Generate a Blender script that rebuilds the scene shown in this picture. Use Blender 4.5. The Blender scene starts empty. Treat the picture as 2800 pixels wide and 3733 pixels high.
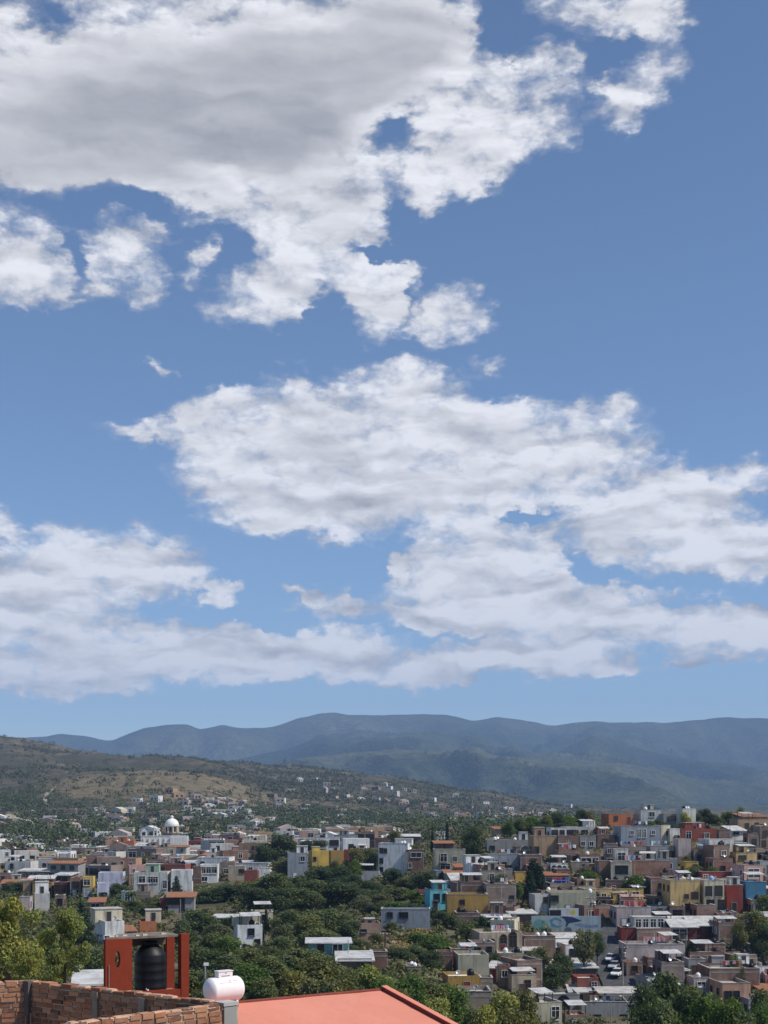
# a hillside town under a broad cloudy sky, seen across rooftops
HAZE = 9e-5
SKY, AIR, DUST, OZONE = .125, 1.0, .3, 4.0
SUN, EXPO = 4.8, 0.0
import bpy, math, random
import numpy as np
from mathutils import Vector, Matrix
C = bpy.context.scene.collection
R = math.radians
FP = 3000.0          # focal length, in units where the picture is 1659 wide
CX, HY = 829.5, 1740.0
rng = random.Random(7)

def wx(px, D): return (px - CX) / FP * D
def wz(py, D): return -(py - HY) / FP * D
def W3(px, py, D): return Vector((wx(px, D), D, wz(py, D)))
def pix(v): return (v[0] / v[1] * FP + CX, HY - v[2] / v[1] * FP)

# ------------------------------------------------------------------ materials
MATS = {}
class NT:
    def __init__(s, name):
        s.m = bpy.data.materials.new(name); s.m.use_nodes = True
        s.t = s.m.node_tree; s.N = s.t.nodes; s.L = s.t.links
        s.b = s.N['Principled BSDF']
        s.b.inputs['Specular IOR Level'].default_value = .25
    def n(s, ty, **kw):
        x = s.N.new(ty)
        for k, v in kw.items():
            if k[0] == '_': setattr(x, k[1:], v)
        for k, v in kw.items():
            if k[0] != '_':
                key = int(k[1:]) if k[0] == 'i' and k[1:].isdigit() else k.replace('__', ' ')
                if isinstance(v, bpy.types.NodeSocket): s.L.new(v, x.inputs[key])
                else: x.inputs[key].default_value = v
        return x
    def mix(s, f, a, b, mode='MIX'):
        x = s.N.new('ShaderNodeMix'); x.data_type = 'RGBA'; x.blend_type = mode
        for i, v in ((0, f), (6, a), (7, b)):
            if isinstance(v, bpy.types.NodeSocket): s.L.new(v, x.inputs[i])
            elif i == 0: x.inputs[0].default_value = v
            else: x.inputs[i].default_value = (*v[:3], 1)
        return x.outputs[2]
    def math(s, op, a, b=0.0, c=0.0, clamp=False):
        x = s.N.new('ShaderNodeMath'); x.operation = op; x.use_clamp = clamp
        for i, v in enumerate((a, b, c)):
            if isinstance(v, bpy.types.NodeSocket): s.L.new(v, x.inputs[i])
            else: x.inputs[i].default_value = v
        return x.outputs[0]
    def ramp(s, f, pts):
        x = s.N.new('ShaderNodeValToRGB'); s.L.new(f, x.inputs[0])
        e = x.color_ramp.elements
        while len(e) < len(pts): e.new(0.5)
        for q, (p, c) in zip(e, pts):
            q.position = p; q.color = (*c, 1) if not isinstance(c, float) else (c, c, c, 1)
        return x.outputs[0]
    def coords(s, sx=1, sy=1, sz=1, world=False, jitter=True):
        if world: o = s.n('ShaderNodeNewGeometry').outputs['Position']
        else: o = s.n('ShaderNodeTexCoord').outputs['Object']
        if jitter and not world:
            r = s.n('ShaderNodeObjectInfo').outputs['Random']
            o = s.n('ShaderNodeVectorMath', _operation='ADD', i0=o, i1=s.n('ShaderNodeVectorMath', _operation='SCALE', i0=(53., 91., 37.), Scale=r).outputs[0]).outputs[0]
        return s.n('ShaderNodeMapping', Vector=o, Scale=(sx, sy, sz)).outputs[0]
    def noise(s, v, scale, detail=4, rough=.55):
        return s.n('ShaderNodeTexNoise', Vector=v, Scale=scale, Detail=detail, Roughness=rough).outputs['Fac']
    def done(s, col, rough=.9, spec=None, bump=None):
        if isinstance(col, bpy.types.NodeSocket): s.L.new(col, s.b.inputs['Base Color'])
        else: s.b.inputs['Base Color'].default_value = (*col, 1)
        if isinstance(rough, bpy.types.NodeSocket): s.L.new(rough, s.b.inputs['Roughness'])
        else: s.b.inputs['Roughness'].default_value = rough
        if spec is not None: s.b.inputs['Specular IOR Level'].default_value = spec
        if bump is not None:
            x = s.n('ShaderNodeBump', Strength=bump[1], Distance=bump[2], Height=bump[0])
            s.L.new(x.outputs[0], s.b.inputs['Normal'])
        return s.m

def sc(c, k): return tuple(min(1, x * k) for x in c)
def stucco(rgb, dirt=.7):
    """painted render: blotches, rain streaks, patches where the paint has gone"""
    key = ('st', rgb, dirt)
    if key in MATS: return MATS[key]
    t = NT('painted_render')
    a = t.noise(t.coords(.5, .5, .5), 1, 5, .6)
    st = t.noise(t.coords(1.6, 1.6, .18), 1, 5, .65)
    p = t.noise(t.coords(.23, .23, .4), 1, 6, .7)
    c = t.mix(t.ramp(a, [(.3, 0.), (.75, 1.)]), rgb, sc(rgb, .74))
    c = t.mix(t.math('MULTIPLY', t.ramp(st, [(.48, 0.), (.72, 1.)]), dirt), c, (.13, .115, .1))
    c = t.mix(t.math('MULTIPLY', t.ramp(p, [(.6, 0.), (.66, 1.)]), .5 * dirt), c, (.3, .27, .24))
    MATS[key] = t.done(c, .92, bump=(t.noise(t.coords(3, 3, 3), 2, 4), .3, .04))
    return MATS[key]
def brickwork(rgb, scale=1.0):
    key = ('br', rgb)
    if key in MATS: return MATS[key]
    t = NT('exposed_brickwork')
    o = t.coords(jitter=False)
    s3 = t.n('ShaderNodeSeparateXYZ', Vector=o)
    u = t.math('ADD', s3.outputs[0], s3.outputs[1])
    v = t.n('ShaderNodeCombineXYZ', X=u, Y=s3.outputs[2])
    b = t.n('ShaderNodeTexBrick', Vector=v.outputs[0], Color1=(*sc(rgb, 1.15), 1), Color2=(*sc(rgb, .7), 1), Mortar=(*sc((.33, .29, .26), .9), 1),
            Scale=1.0, Mortar__Size=.012, Brick__Width=.3, Row__Height=.1, Bias=-.1)
    a = t.noise(t.coords(.35, .35, .5), 1, 6, .68)
    st = t.noise(t.coords(1.3, 1.3, .2), 1, 5, .65)
    c = t.mix(t.ramp(a, [(.34, 0.), (.7, 1.)]), b.outputs[0], sc(rgb, .55))
    c = t.mix(t.math('MULTIPLY', t.ramp(st, [(.5, 0.), (.75, 1.)]), .4), c, (.38, .3, .24))
    MATS[key] = t.done(c, .95, bump=(b.outputs['Fac'], .25, -.02))
    return MATS[key]
def flat(name, rgb, rough=.8, var=.3, scale=1.5, metal=0, spec=.3):
    key = ('fl', name, rgb)
    if key in MATS: return MATS[key]
    t = NT(name)
    a = t.noise(t.coords(scale, scale, scale), 1, 5, .6)
    c = t.mix(t.ramp(a, [(.3, 0.), (.72, 1.)]), sc(rgb, 1 + var * .4), sc(rgb, 1 - var))
    t.b.inputs['Metallic'].default_value = metal
    MATS[key] = t.done(c, rough, spec)
    return MATS[key]
def corrugated(name, rgb, metal=.0, rust=.3):
    key = ('co', name, rgb)
    if key in MATS: return MATS[key]
    t = NT(name)
    w = t.n('ShaderNodeTexWave', Vector=t.coords(1, .02, .02, jitter=False), Scale=4.5, Distortion=.3)
    a = t.noise(t.coords(.6, .6, .6), 1, 6, .7)
    c = t.mix(t.ramp(a, [(.42, 0.), (.7, 1.)]), rgb, t.mix(rust, sc(rgb, .6), (.25, .12, .06)))
    t.b.inputs['Metallic'].default_value = metal
    MATS[key] = t.done(c, .55, .4, bump=(w.outputs['Fac'], .6, .05))
    return MATS[key]
def tiles(rgb=(.42, .19, .1)):
    key = ('ti', rgb)
    if key in MATS: return MATS[key]
    t = NT('clay_roof_tiles')
    w = t.n('ShaderNodeTexWave', Vector=t.coords(1, .02, .02, jitter=False), Scale=2.2, Distortion=.6)
    a = t.noise(t.coords(2.2, 2.2, 2.2), 1, 6, .75)
    c = t.mix(t.ramp(a, [(.3, 0.), (.7, 1.)]), sc(rgb, 1.25), sc(rgb, .55))
    MATS[key] = t.done(c, .9, bump=(w.outputs['Fac'], .9, .08))
    return MATS[key]
def leafmat(name, rgb, trans=.35, var=.35):
    if name in MATS: return MATS[name]
    t = NT(name)
    isl = t.n('ShaderNodeNewGeometry').outputs['Random Per Island']
    ob = t.n('ShaderNodeObjectInfo').outputs['Random']
    big = t.noise(t.coords(.45, .45, .45, jitter=True), 1, 2, .5)
    c = t.mix(isl, sc(rgb, 1 - var), sc(rgb, 1 + var))
    c = t.mix(t.ramp(big, [(.35, 0.), (.65, 1.)]), c, t.mix(1.0, c, (1.25, 1.08, .75), 'MULTIPLY'))
    c = t.mix(ob, t.mix(1.0, c, (.82, .88, .9), 'MULTIPLY'), t.mix(1.0, c, (1.18, 1.1, 1.0), 'MULTIPLY'))
    t.done(c, .75, .25)
    tr = t.n('ShaderNodeBsdfTranslucent', Color=t.mix(1.0, c, (1.2, 1.3, .6), 'MULTIPLY'))
    mx = t.n('ShaderNodeMixShader', Fac=trans, i1=t.b.outputs[0], i2=tr.outputs[0])
    t.L.new(mx.outputs[0], t.N['Material Output'].inputs[0])
    MATS[name] = t.m
    return t.m
GLASS = NT('window_glass').done((.018, .022, .028), .12, .5)
DARK = flat('dark_opening', (.02, .019, .018), .9)
IRON = flat('dark_iron', (.035, .032, .03), .6)
WHITEPAINT = flat('white_paint', (.74, .73, .7), .7, .2)
CONC = flat('bare_concrete', (.3, .285, .265), .95, .45, .8)
CONCPALE = flat('pale_roof_screed', (.46, .43, .4), .95, .4, .6)
ROOFWHITE = flat('white_roof_membrane', (.74, .73, .7), .85, .3, .6)
ROOFRED = flat('red_roof_sealant', (.4, .12, .07), .8, .35, .7)
WOOD = flat('brown_wood', (.12, .06, .035), .75, .4)
BARK = flat('tree_bark', (.1, .075, .055), .95, .5, 4)
BLACKPLASTIC = flat('black_polyethylene', (.006, .006, .009), .5, .2, 2, 0, .3)
TANKWHITE = flat('white_polyethylene', (.78, .78, .76), .45, .15)
TANKBLUE = flat('pale_blue_polyethylene', (.3, .4, .62), .45, .15)
STEEL = flat('galvanised_steel', (.4, .41, .42), .45, .2, 3, .6)

# ------------------------------------------------------------------ mesh builder
class MB:
    def __init__(s): s.v = []; s.f = []; s.mi = []
    def add(s, vs, fs, m=0):
        o = len(s.v); s.v += [tuple(p) for p in vs]
        for f in fs: s.f.append(tuple(i + o for i in f)); s.mi.append(m)
        return s
    def box(s, x0, x1, y0, y1, z0, z1, m=0, rz=0, about=None, top=True, bottom=True):
        vs = [(x, y, z) for z in (z0, z1) for x, y in ((x0, y0), (x1, y0), (x1, y1), (x0, y1))]
        if rz:
            a = about or ((x0 + x1) / 2, (y0 + y1) / 2); c, q = math.cos(rz), math.sin(rz)
            vs = [((x - a[0]) * c - (y - a[1]) * q + a[0], (x - a[0]) * q + (y - a[1]) * c + a[1], z) for x, y, z in vs]
        fs = [(0, 1, 5, 4), (1, 2, 6, 5), (2, 3, 7, 6), (3, 0, 4, 7)]
        if top: fs.append((4, 5, 6, 7))
        if bottom: fs.append((3, 2, 1, 0))
        return s.add(vs, fs, m)
    def hexa(s, lo, hi, m=0):     # two quads (lower, upper), each counter-clockwise from above
        return s.add(list(lo) + list(hi), [(0, 1, 5, 4), (1, 2, 6, 5), (2, 3, 7, 6), (3, 0, 4, 7), (4, 5, 6, 7), (3, 2, 1, 0)], m)
    def tube(s, pts, rad, n=6, m=0, cap=True):
        pts = [Vector(p) for p in pts]; rings = []
        if not hasattr(rad, '__len__'): rad = [rad] * len(pts)
        for i, p in enumerate(pts):
            d = (pts[min(i + 1, len(pts) - 1)] - pts[max(i - 1, 0)]).normalized()
            a = d.orthogonal().normalized() if abs(d.z) < .95 else d.cross(Vector((1, 0, 0))).normalized()
            b = d.cross(a)
            rings.append([p + (a * math.cos(2 * math.pi * k / n) + b * math.sin(2 * math.pi * k / n)) * rad[i] for k in range(n)])
        vs = [v for r in rings for v in r]; fs = []
        for i in range(len(pts) - 1):
            for k in range(n):
                fs.append((i * n + k, i * n + (k + 1) % n, (i + 1) * n + (k + 1) % n, (i + 1) * n + k))
        if cap: fs += [tuple(range(n - 1, -1, -1)), tuple((len(pts) - 1) * n + k for k in range(n))]
        return s.add(vs, fs, m)
    def lathe(s, prof, n=16, c=(0, 0, 0), m=0, axis='z'):
        vs = []; fs = []
        for r, z in prof:
            for k in range(n):
                a = 2 * math.pi * k / n
                q = (r * math.cos(a), r * math.sin(a), z) if axis == 'z' else (z, r * math.cos(a), r * math.sin(a))
                vs.append((q[0] + c[0], q[1] + c[1], q[2] + c[2]))
        for i in range(len(prof) - 1):
            for k in range(n): fs.append((i * n + k, i * n + (k + 1) % n, (i + 1) * n + (k + 1) % n, (i + 1) * n + k))
        fs += [tuple(range(n - 1, -1, -1)), tuple((len(prof) - 1) * n + k for k in range(n))]
        return s.add(vs, fs, m)
    def prism(s, poly, y0, y1, m=0):      # polygon in x,z extruded along y
        n = len(poly)
        vs = [(x, y0, z) for x, z in poly] + [(x, y1, z) for x, z in poly]
        fs = [tuple(range(n)), tuple(range(2 * n - 1, n - 1, -1))] + [((i + 1) % n, i, n + i, n + (i + 1) % n) for i in range(n)]
        return s.add(vs, fs, m)
    def mesh(s, name, mats, smooth=False):
        me = bpy.data.meshes.new(name); me.from_pydata(s.v, [], s.f)
        for m in (mats if isinstance(mats, (list, tuple)) else [mats]): me.materials.append(m)
        me.polygons.foreach_set('material_index', s.mi)
        if smooth: me.polygons.foreach_set('use_smooth', [True] * len(me.polygons))
        me.update(); return me
    def obj(s, name, mats, parent=None, smooth=False):
        return link(name, s.mesh(name, mats, smooth), parent)

def link(name, data, parent=None):
    o = bpy.data.objects.new(name, data); C.objects.link(o)
    if parent is not None: o.parent = parent
    return o
def tag(o, label=None, cat=None, group=None, kind=None):
    if label: o['label'] = label
    if cat: o['category'] = cat
    if group: o['group'] = group
    if kind: o['kind'] = kind
    return o
def thing(name, loc, rz=0, label=None, cat=None, group=None):
    o = link(name, None); o.location = loc; o.rotation_euler = (0, 0, rz)
    return tag(o, label, cat, group)
def copy_tree(o, parent=None):
    c = o.copy(); C.objects.link(c)
    c.parent = parent
    for ch in list(KIDS.get(o.name, ())):
        copy_tree(ch, c)
    return c
KIDS = {}
def kid(p, c): KIDS.setdefault(p.name, []).append(c); return c
def npmesh(name, V, F, mat, smooth=False):
    me = bpy.data.meshes.new(name)
    V = np.asarray(V, dtype=np.float32); F = np.asarray(F, dtype=np.int32)
    me.vertices.add(len(V)); me.vertices.foreach_set('co', V.ravel())
    k = F.shape[1]
    me.loops.add(F.size); me.loops.foreach_set('vertex_index', F.ravel())
    me.polygons.add(len(F)); me.polygons.foreach_set('loop_start', np.arange(0, F.size, k, dtype=np.int32))
    me.update(calc_edges=True); me.materials.append(mat)
    if smooth: me.polygons.foreach_set('use_smooth', [True] * len(F))
    return me

# ------------------------------------------------------------------ terrain
COLS = {
 -1700: [(20,2700),(60,2500),(100,2290),(200,2110),(350,1970),(600,1860),(900,1795),(1400,1690),(2300,1560),(2900,1600),(3700,1700)],
 -300: [(20,3900),(60,2480),(100,2260),(200,2085),(300,1988),(430,1908),(600,1852),(700,1830),(900,1790),(1100,1756),(1400,1705),(1900,1640),(2350,1580),(2900,1610),(3700,1740)],
 0: [(20,3900),(60,2450),(100,2250),(150,2150),(200,2085),(250,2032),(300,1988),(350,1946),(430,1906),(500,1881),(600,1851),(700,1829),(900,1794),(1100,1762),(1400,1712),(1700,1668),(2000,1630),(2350,1594),(2900,1625),(3700,1745)],
 150: [(20,3900),(60,2450),(100,2250),(150,2150),(200,2085),(250,2040),(300,1990),(360,1938),(430,1900),(500,1872),(600,1846),(700,1828),(900,1795),(1100,1764),(1250,1738),(1400,1690),(1500,1677),(1650,1672),(2000,1650),(2350,1619),(2900,1640),(3700,1748)],
 300: [(20,3900),(60,2450),(100,2250),(150,2160),(200,2100),(250,2048),(300,1990),(360,1930),(430,1888),(500,1861),(600,1839),(700,1827),(900,1796),(1100,1766),(1300,1716),(1450,1673),(1550,1668),(1700,1672),(1960,1672),(2020,1648),(2350,1640),(2900,1655),(3700,1750)],
 420: [(20,3900),(60,2450),(100,2260),(150,2170),(200,2105),(250,2050),(300,1988),(360,1928),(430,1884),(500,1859),(600,1838),(700,1826),(900,1796),(1100,1768),(1300,1730),(1450,1676),(1550,1670),(1700,1674),(1960,1672),(2020,1652),(2350,1649),(2900,1662),(3700,1750)],
 620: [(20,3900),(60,2450),(100,2270),(150,2180),(200,2110),(250,2048),(300,1980),(360,1918),(430,1872),(500,1848),(600,1826),(700,1816),(900,1798),(1100,1778),(1300,1758),(1500,1730),(1700,1715),(2000,1690),(2350,1657),(2900,1670),(3700,1750)],
 830: [(20,3900),(60,2450),(100,2280),(150,2185),(200,2110),(250,2042),(300,1975),(350,1918),(400,1874),(450,1845),(500,1826),(600,1812),(800,1802),(1000,1792),(1300,1774),(1600,1750),(2000,1712),(2350,1677),(2900,1690),(3700,1750)],
 1050: [(20,3900),(60,2500),(100,2350),(150,2260),(200,2200),(235,2140),(265,2050),(295,1975),(325,1910),(355,1855),(385,1815),(420,1800),(500,1815),(600,1815),(800,1806),(1000,1796),(1300,1778),(1600,1765),(2000,1740),(2350,1712),(2900,1720),(3700,1752)],
 1250: [(20,3900),(60,2600),(100,2450),(150,2370),(200,2300),(235,2200),(260,2100),(290,1985),(320,1900),(350,1835),(380,1795),(410,1790),(500,1815),(600,1815),(1000,1798),(1500,1772),(2000,1758),(2350,1748),(2900,1752),(3700,1756)],
 1659: [(20,3900),(60,2600),(100,2450),(150,2370),(200,2310),(235,2200),(260,2095),(290,1975),(320,1888),(350,1820),(380,1782),(410,1778),(500,1805),(600,1810),(1000,1798),(1500,1776),(2000,1764),(2900,1756),(3700,1756)],
 3400: [(20,3900),(60,2600),(100,2450),(150,2370),(200,2310),(235,2200),(260,2095),(290,1975),(320,1888),(350,1820),(400,1770),(600,1760),(1000,1760),(2000,1755),(3700,1756)],
}
CK = sorted(COLS)
def _zcol(k, D):
    a = np.array(COLS[k], float)
    return np.interp(D, a[:, 0], -(a[:, 1] - HY) / FP * a[:, 0])
def vnoise(x, y, seed=0):
    """cheap smooth value noise, -1..1"""
    x = np.asarray(x, float); y = np.asarray(y, float)
    xi = np.floor(x).astype(np.int64); yi = np.floor(y).astype(np.int64); fx = x - xi; fy = y - yi
    fx = fx * fx * (3 - 2 * fx); fy = fy * fy * (3 - 2 * fy)
    def h(a, b):
        n = (a * 374761393 + b * 668265263 + seed * 1442695041) & 0x7fffffff
        n = ((n ^ (n >> 13)) * 1274126177) & 0x7fffffff
        return ((n ^ (n >> 16)) & 0xffff) / 32767.5 - 1
    return (h(xi, yi) * (1 - fx) + h(xi + 1, yi) * fx) * (1 - fy) + (h(xi, yi + 1) * (1 - fx) + h(xi + 1, yi + 1) * fx) * fy
def fbm(x, y, o=4, seed=0, g=.5):
    s = 0; a = 1
    for i in range(o):
        s = s + a * vnoise(x * 2 ** i, y * 2 ** i, seed + i); a *= g
    return s
def ground_z(px, D):
    px = np.asarray(px, float); D = np.asarray(D, float)
    Z = np.stack([_zcol(k, D) for k in CK])
    i = np.clip(np.searchsorted(CK, px) - 1, 0, len(CK) - 2)
    a = np.array(CK, float); t = np.clip((px - a[i]) / (a[i + 1] - a[i]), 0, 1)
    t = t * t * (3 - 2 * t) * .6 + t * .4
    z = np.take_along_axis(Z, i[None], 0)[0] * (1 - t) + np.take_along_axis(Z, i[None] + 1, 0)[0] * t if px.ndim else Z[i] * (1 - t) + Z[i + 1] * t
    X = (px - CX) / FP * D
    amp = np.clip((D - 800) / 1200, 0, 1)
    return z + amp * (6 * fbm(X / 160, D / 160, 4, 3) + 4 * np.abs(fbm(X / 60, D / 90, 3, 9)))
def gz(px, D): return float(ground_z(np.array([px]), np.array([D]))[0])
def solve(px, py, lo=60, hi=2300):
    Ds = np.geomspace(lo, hi, 500)
    y = HY - ground_z(np.full(500, px), Ds) / Ds * FP
    i = np.argmax(y <= py)
    if y[i] > py: return hi
    if i == 0: return lo
    t = (y[i - 1] - py) / (y[i - 1] - y[i]); return float(Ds[i - 1] * (1 - t) + Ds[i] * t)
def spot(px, D): return Vector((wx(px, D), D, gz(px, D)))
# ------------------------------------------------------------------ ground, hills, mountains
def grid_mesh(name, pxs, Ds, zf, mat):
    P, D = np.meshgrid(pxs, Ds)
    Z = zf(P.ravel(), D.ravel())
    X = (P.ravel() - CX) / FP * D.ravel()
    V = np.stack([X, D.ravel(), Z], 1)
    n, m = len(Ds), len(pxs)
    i = np.arange(n - 1)[:, None] * m + np.arange(m - 1)[None]
    F = np.stack([i, i + 1, i + m + 1, i + m], -1).reshape(-1, 4)
    return npmesh(name, V, F, mat, True)

def ground_material():
    t = NT('dry_hillside_ground')
    w = t.coords(world=True)
    s3 = t.n('ShaderNodeSeparateXYZ', Vector=w)
    n1 = t.noise(t.n('ShaderNodeMapping', Vector=w, Scale=(.011, .011, .011)).outputs[0], 1, 7, .62)
    n2 = t.noise(t.n('ShaderNodeMapping', Vector=w, Scale=(.08, .08, .08)).outputs[0], 1, 6, .7)
    near = t.mix(t.ramp(n2, [(.36, 0.), (.62, 1.)]), (.085, .07, .045), (.19, .15, .1))
    near = t.mix(t.ramp(n1, [(.45, 0.), (.6, 1.)]), near, (.05, .06, .028))
    far = t.mix(t.ramp(n2, [(.4, 0.), (.64, 1.)]), (.04, .044, .027), (.19, .145, .09))
    far = t.mix(t.ramp(n1, [(.42, 0.), (.6, 1.)]), far, (.05, .05, .03))
    # dry grass on the rounded knoll
    d = t.n('ShaderNodeVectorMath', _operation='SUBTRACT', i0=w, i1=(-205, 1440, 20))
    d = t.n('ShaderNodeMapping', Vector=d.outputs[0], Scale=(1 / 130., 1 / 215., 0)).outputs[0]
    ln = t.n('ShaderNodeVectorMath', _operation='LENGTH', i0=d).outputs['Value']
    ln = t.math('ADD', ln, t.math('MULTIPLY', t.math('SUBTRACT', n1, .5), 1.1))
    grass = t.mix(t.ramp(n2, [(.35, 0.), (.6, 1.)]), (.085, .073, .042), (.185, .145, .085))
    far = t.mix(t.ramp(ln, [(.86, 1.), (1.0, 0.)]), far, grass)
    # bare rock where the slope is steep
    nz = t.n('ShaderNodeSeparateXYZ', Vector=t.n('ShaderNodeNewGeometry').outputs['Normal']).outputs[2]
    far = t.mix(t.ramp(nz, [(.7, 1.), (.86, 0.)]), far, (.075, .06, .048))
    c = t.mix(t.ramp(t.math('DIVIDE', s3.outputs[1], 1600), [(.4, 0.), (.62, 1.)]), near, far)
    return t.done(c, .97, .1, bump=(n2, .5, 1.0))
tk = sorted({d for k in CK for d, _ in COLS[k]})
Ds = np.array(sorted(set(np.round(np.geomspace(18, 3700, 190), 1)) | set(tk)))
tag(link('ground', grid_mesh('ground', np.arange(-1700, 3401, 22), Ds, ground_z, ground_material())), kind='structure')

RIDGE = [(-1700,1560),(-900,1590),(-300,1612),(0,1602),(60,1594),(130,1586),(185,1590),(240,1601),(310,1574),(350,1567),(405,1565),(432,1577),(480,1565),(530,1574),(590,1571),(650,1550),(690,1541),(720,1539),(760,1545),(820,1546),(870,1543),(960,1543),(1020,1557),(1075,1549),(1130,1556),(1195,1568),(1240,1561),(1290,1558),(1350,1561),(1430,1561),(1520,1553),(1580,1549),(1659,1553),(1900,1545),(2400,1570),(3400,1600)]
MID = [(-1700,1640),(0,1650),(300,1660),(450,1652),(540,1634),(620,1618),(660,1603),(700,1590),(740,1596),(830,1592),(900,1582),(950,1580),(1010,1586),(1060,1602),(1130,1622),(1185,1632),(1230,1612),(1270,1592),(1295,1588),(1330,1597),(1390,1618),(1460,1634),(1560,1650),(1659,1655),(2000,1640),(3400,1650)]
LOW = [(-1700,1690),(0,1690),(440,1675),(560,1655),(640,1640),(740,1628),(850,1618),(930,1622),(1000,1618),(1030,1612),(1060,1630),(1150,1639),(1250,1640),(1330,1643),(1420,1660),(1520,1684),(1659,1700),(2000,1700),(3400,1700)]
def _prof(P, L):
    a = np.array(L, float); xs = a[:, 0]
    f = lambda q: np.interp(q, xs, a[:, 1])
    return (f(P - 7) + 2 * f(P) + f(P + 7)) / 4
def mountain_z(P, D):
    zr = lambda L, d: -(_prof(P, L) - HY) / FP * d
    z3, z2, z1 = zr(LOW, 5600), zr(MID, 7300), zr(RIDGE, 9600)
    base = -(1756 - HY) / FP * 3600
    k = [3500, 4100, 5600, 6050, 7300, 7900, 9600, 11200]
    v = [base + 0 * P - 12, z3 * .28 - 8, z3, z3 * .93, np.maximum(z2, z3 * 1.02), np.maximum(z2, z3) * .93, np.maximum(z1, z2), z1 * .7]
    out = np.array(v[0])
    for i in range(len(k) - 1):
        t = np.clip((D - k[i]) / (k[i + 1] - k[i]), 0, 1)
        out = np.where(D >= k[i], v[i] * (1 - t) + v[i + 1] * t, out)
    X = (P - CX) / FP * D
    rise = np.clip((D - 3900) / 900, 0, 1)
    crest = np.minimum.reduce([np.abs(D - 5600) / 700, np.abs(D - 7300) / 900, np.abs(D - 9600) / 1500, 1 + 0 * D])
    wx_, wy_ = X + 260 * vnoise(X / 900, D / 900, 5), D + 260 * vnoise(X / 900, D / 900, 6)
    spur = 1 - np.abs(fbm(wx_ / 560, wy_ / 1700, 5, 21, .5))
    small = fbm(X / 130, D / 150, 3, 31)
    return out + rise * crest * 250 * (spur - .82) + rise * (4 + 16 * crest) * small
def mountain_material():
    t = NT('scrub_covered_mountain')
    w = t.coords(world=True)
    m = lambda k: t.n('ShaderNodeMapping', Vector=w, Scale=(k, k, k)).outputs[0]
    n1 = t.noise(m(.0011), 1, 6, .6); n2 = t.noise(m(.012), 1, 5, .7); n3 = t.noise(m(.035), 1, 5, .7)
    c = t.mix(t.ramp(n1, [(.4, 0.), (.66, 1.)]), (.03, .044, .026), (.125, .125, .068))
    c = t.mix(t.ramp(n2, [(.58, 0.), (.75, .7)]), c, (.13, .115, .068))
    c = t.mix(t.ramp(n3, [(.42, 0.), (.58, .85)]), c, (.024, .037, .02))
    z = t.n('ShaderNodeSeparateXYZ', Vector=w)
    # sunlit plateau in front of the middle ridge, its light put into the colour
    y = t.math('ADD', z.outputs[1], t.math('MULTIPLY', t.math('SUBTRACT', n1, .5), 1500))
    band = t.math('MULTIPLY', t.ramp(t.math('DIVIDE', y, 10000), [(.50, 0.), (.545, 1.), (.575, 1.), (.6, 0.)]), t.ramp(n2, [(.3, 0.), (.6, 1.)]))
    c = t.mix(t.math('MULTIPLY', band, .28), c, (.17, .15, .08))
    return t.done(c, 1.0, .05, bump=(n2, 1.0, 40))
tag(link('mountains', grid_mesh('mountains', np.arange(-1700, 3401, 9), np.linspace(3450, 11200, 190), mountain_z, mountain_material())), kind='structure')

# ------------------------------------------------------------------ haze
hz = MB(); hz.box(-11500, 11500, -60, 11900, -140, 900)
hm = bpy.data.materials.new('pale_haze'); hm.use_nodes = True
hm.node_tree.nodes.clear()
ho = hm.node_tree.nodes.new('ShaderNodeOutputMaterial'); hv = hm.node_tree.nodes.new('ShaderNodeVolumePrincipled')
hv.inputs['Color'].default_value = (.42, .63, 1.0, 1); hv.inputs['Density'].default_value = HAZE; hv.inputs['Anisotropy'].default_value = .0
hm.node_tree.links.new(hv.outputs[0], ho.inputs['Volume'])
tag(hz.obj('haze', hm), kind='stuff')

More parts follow.
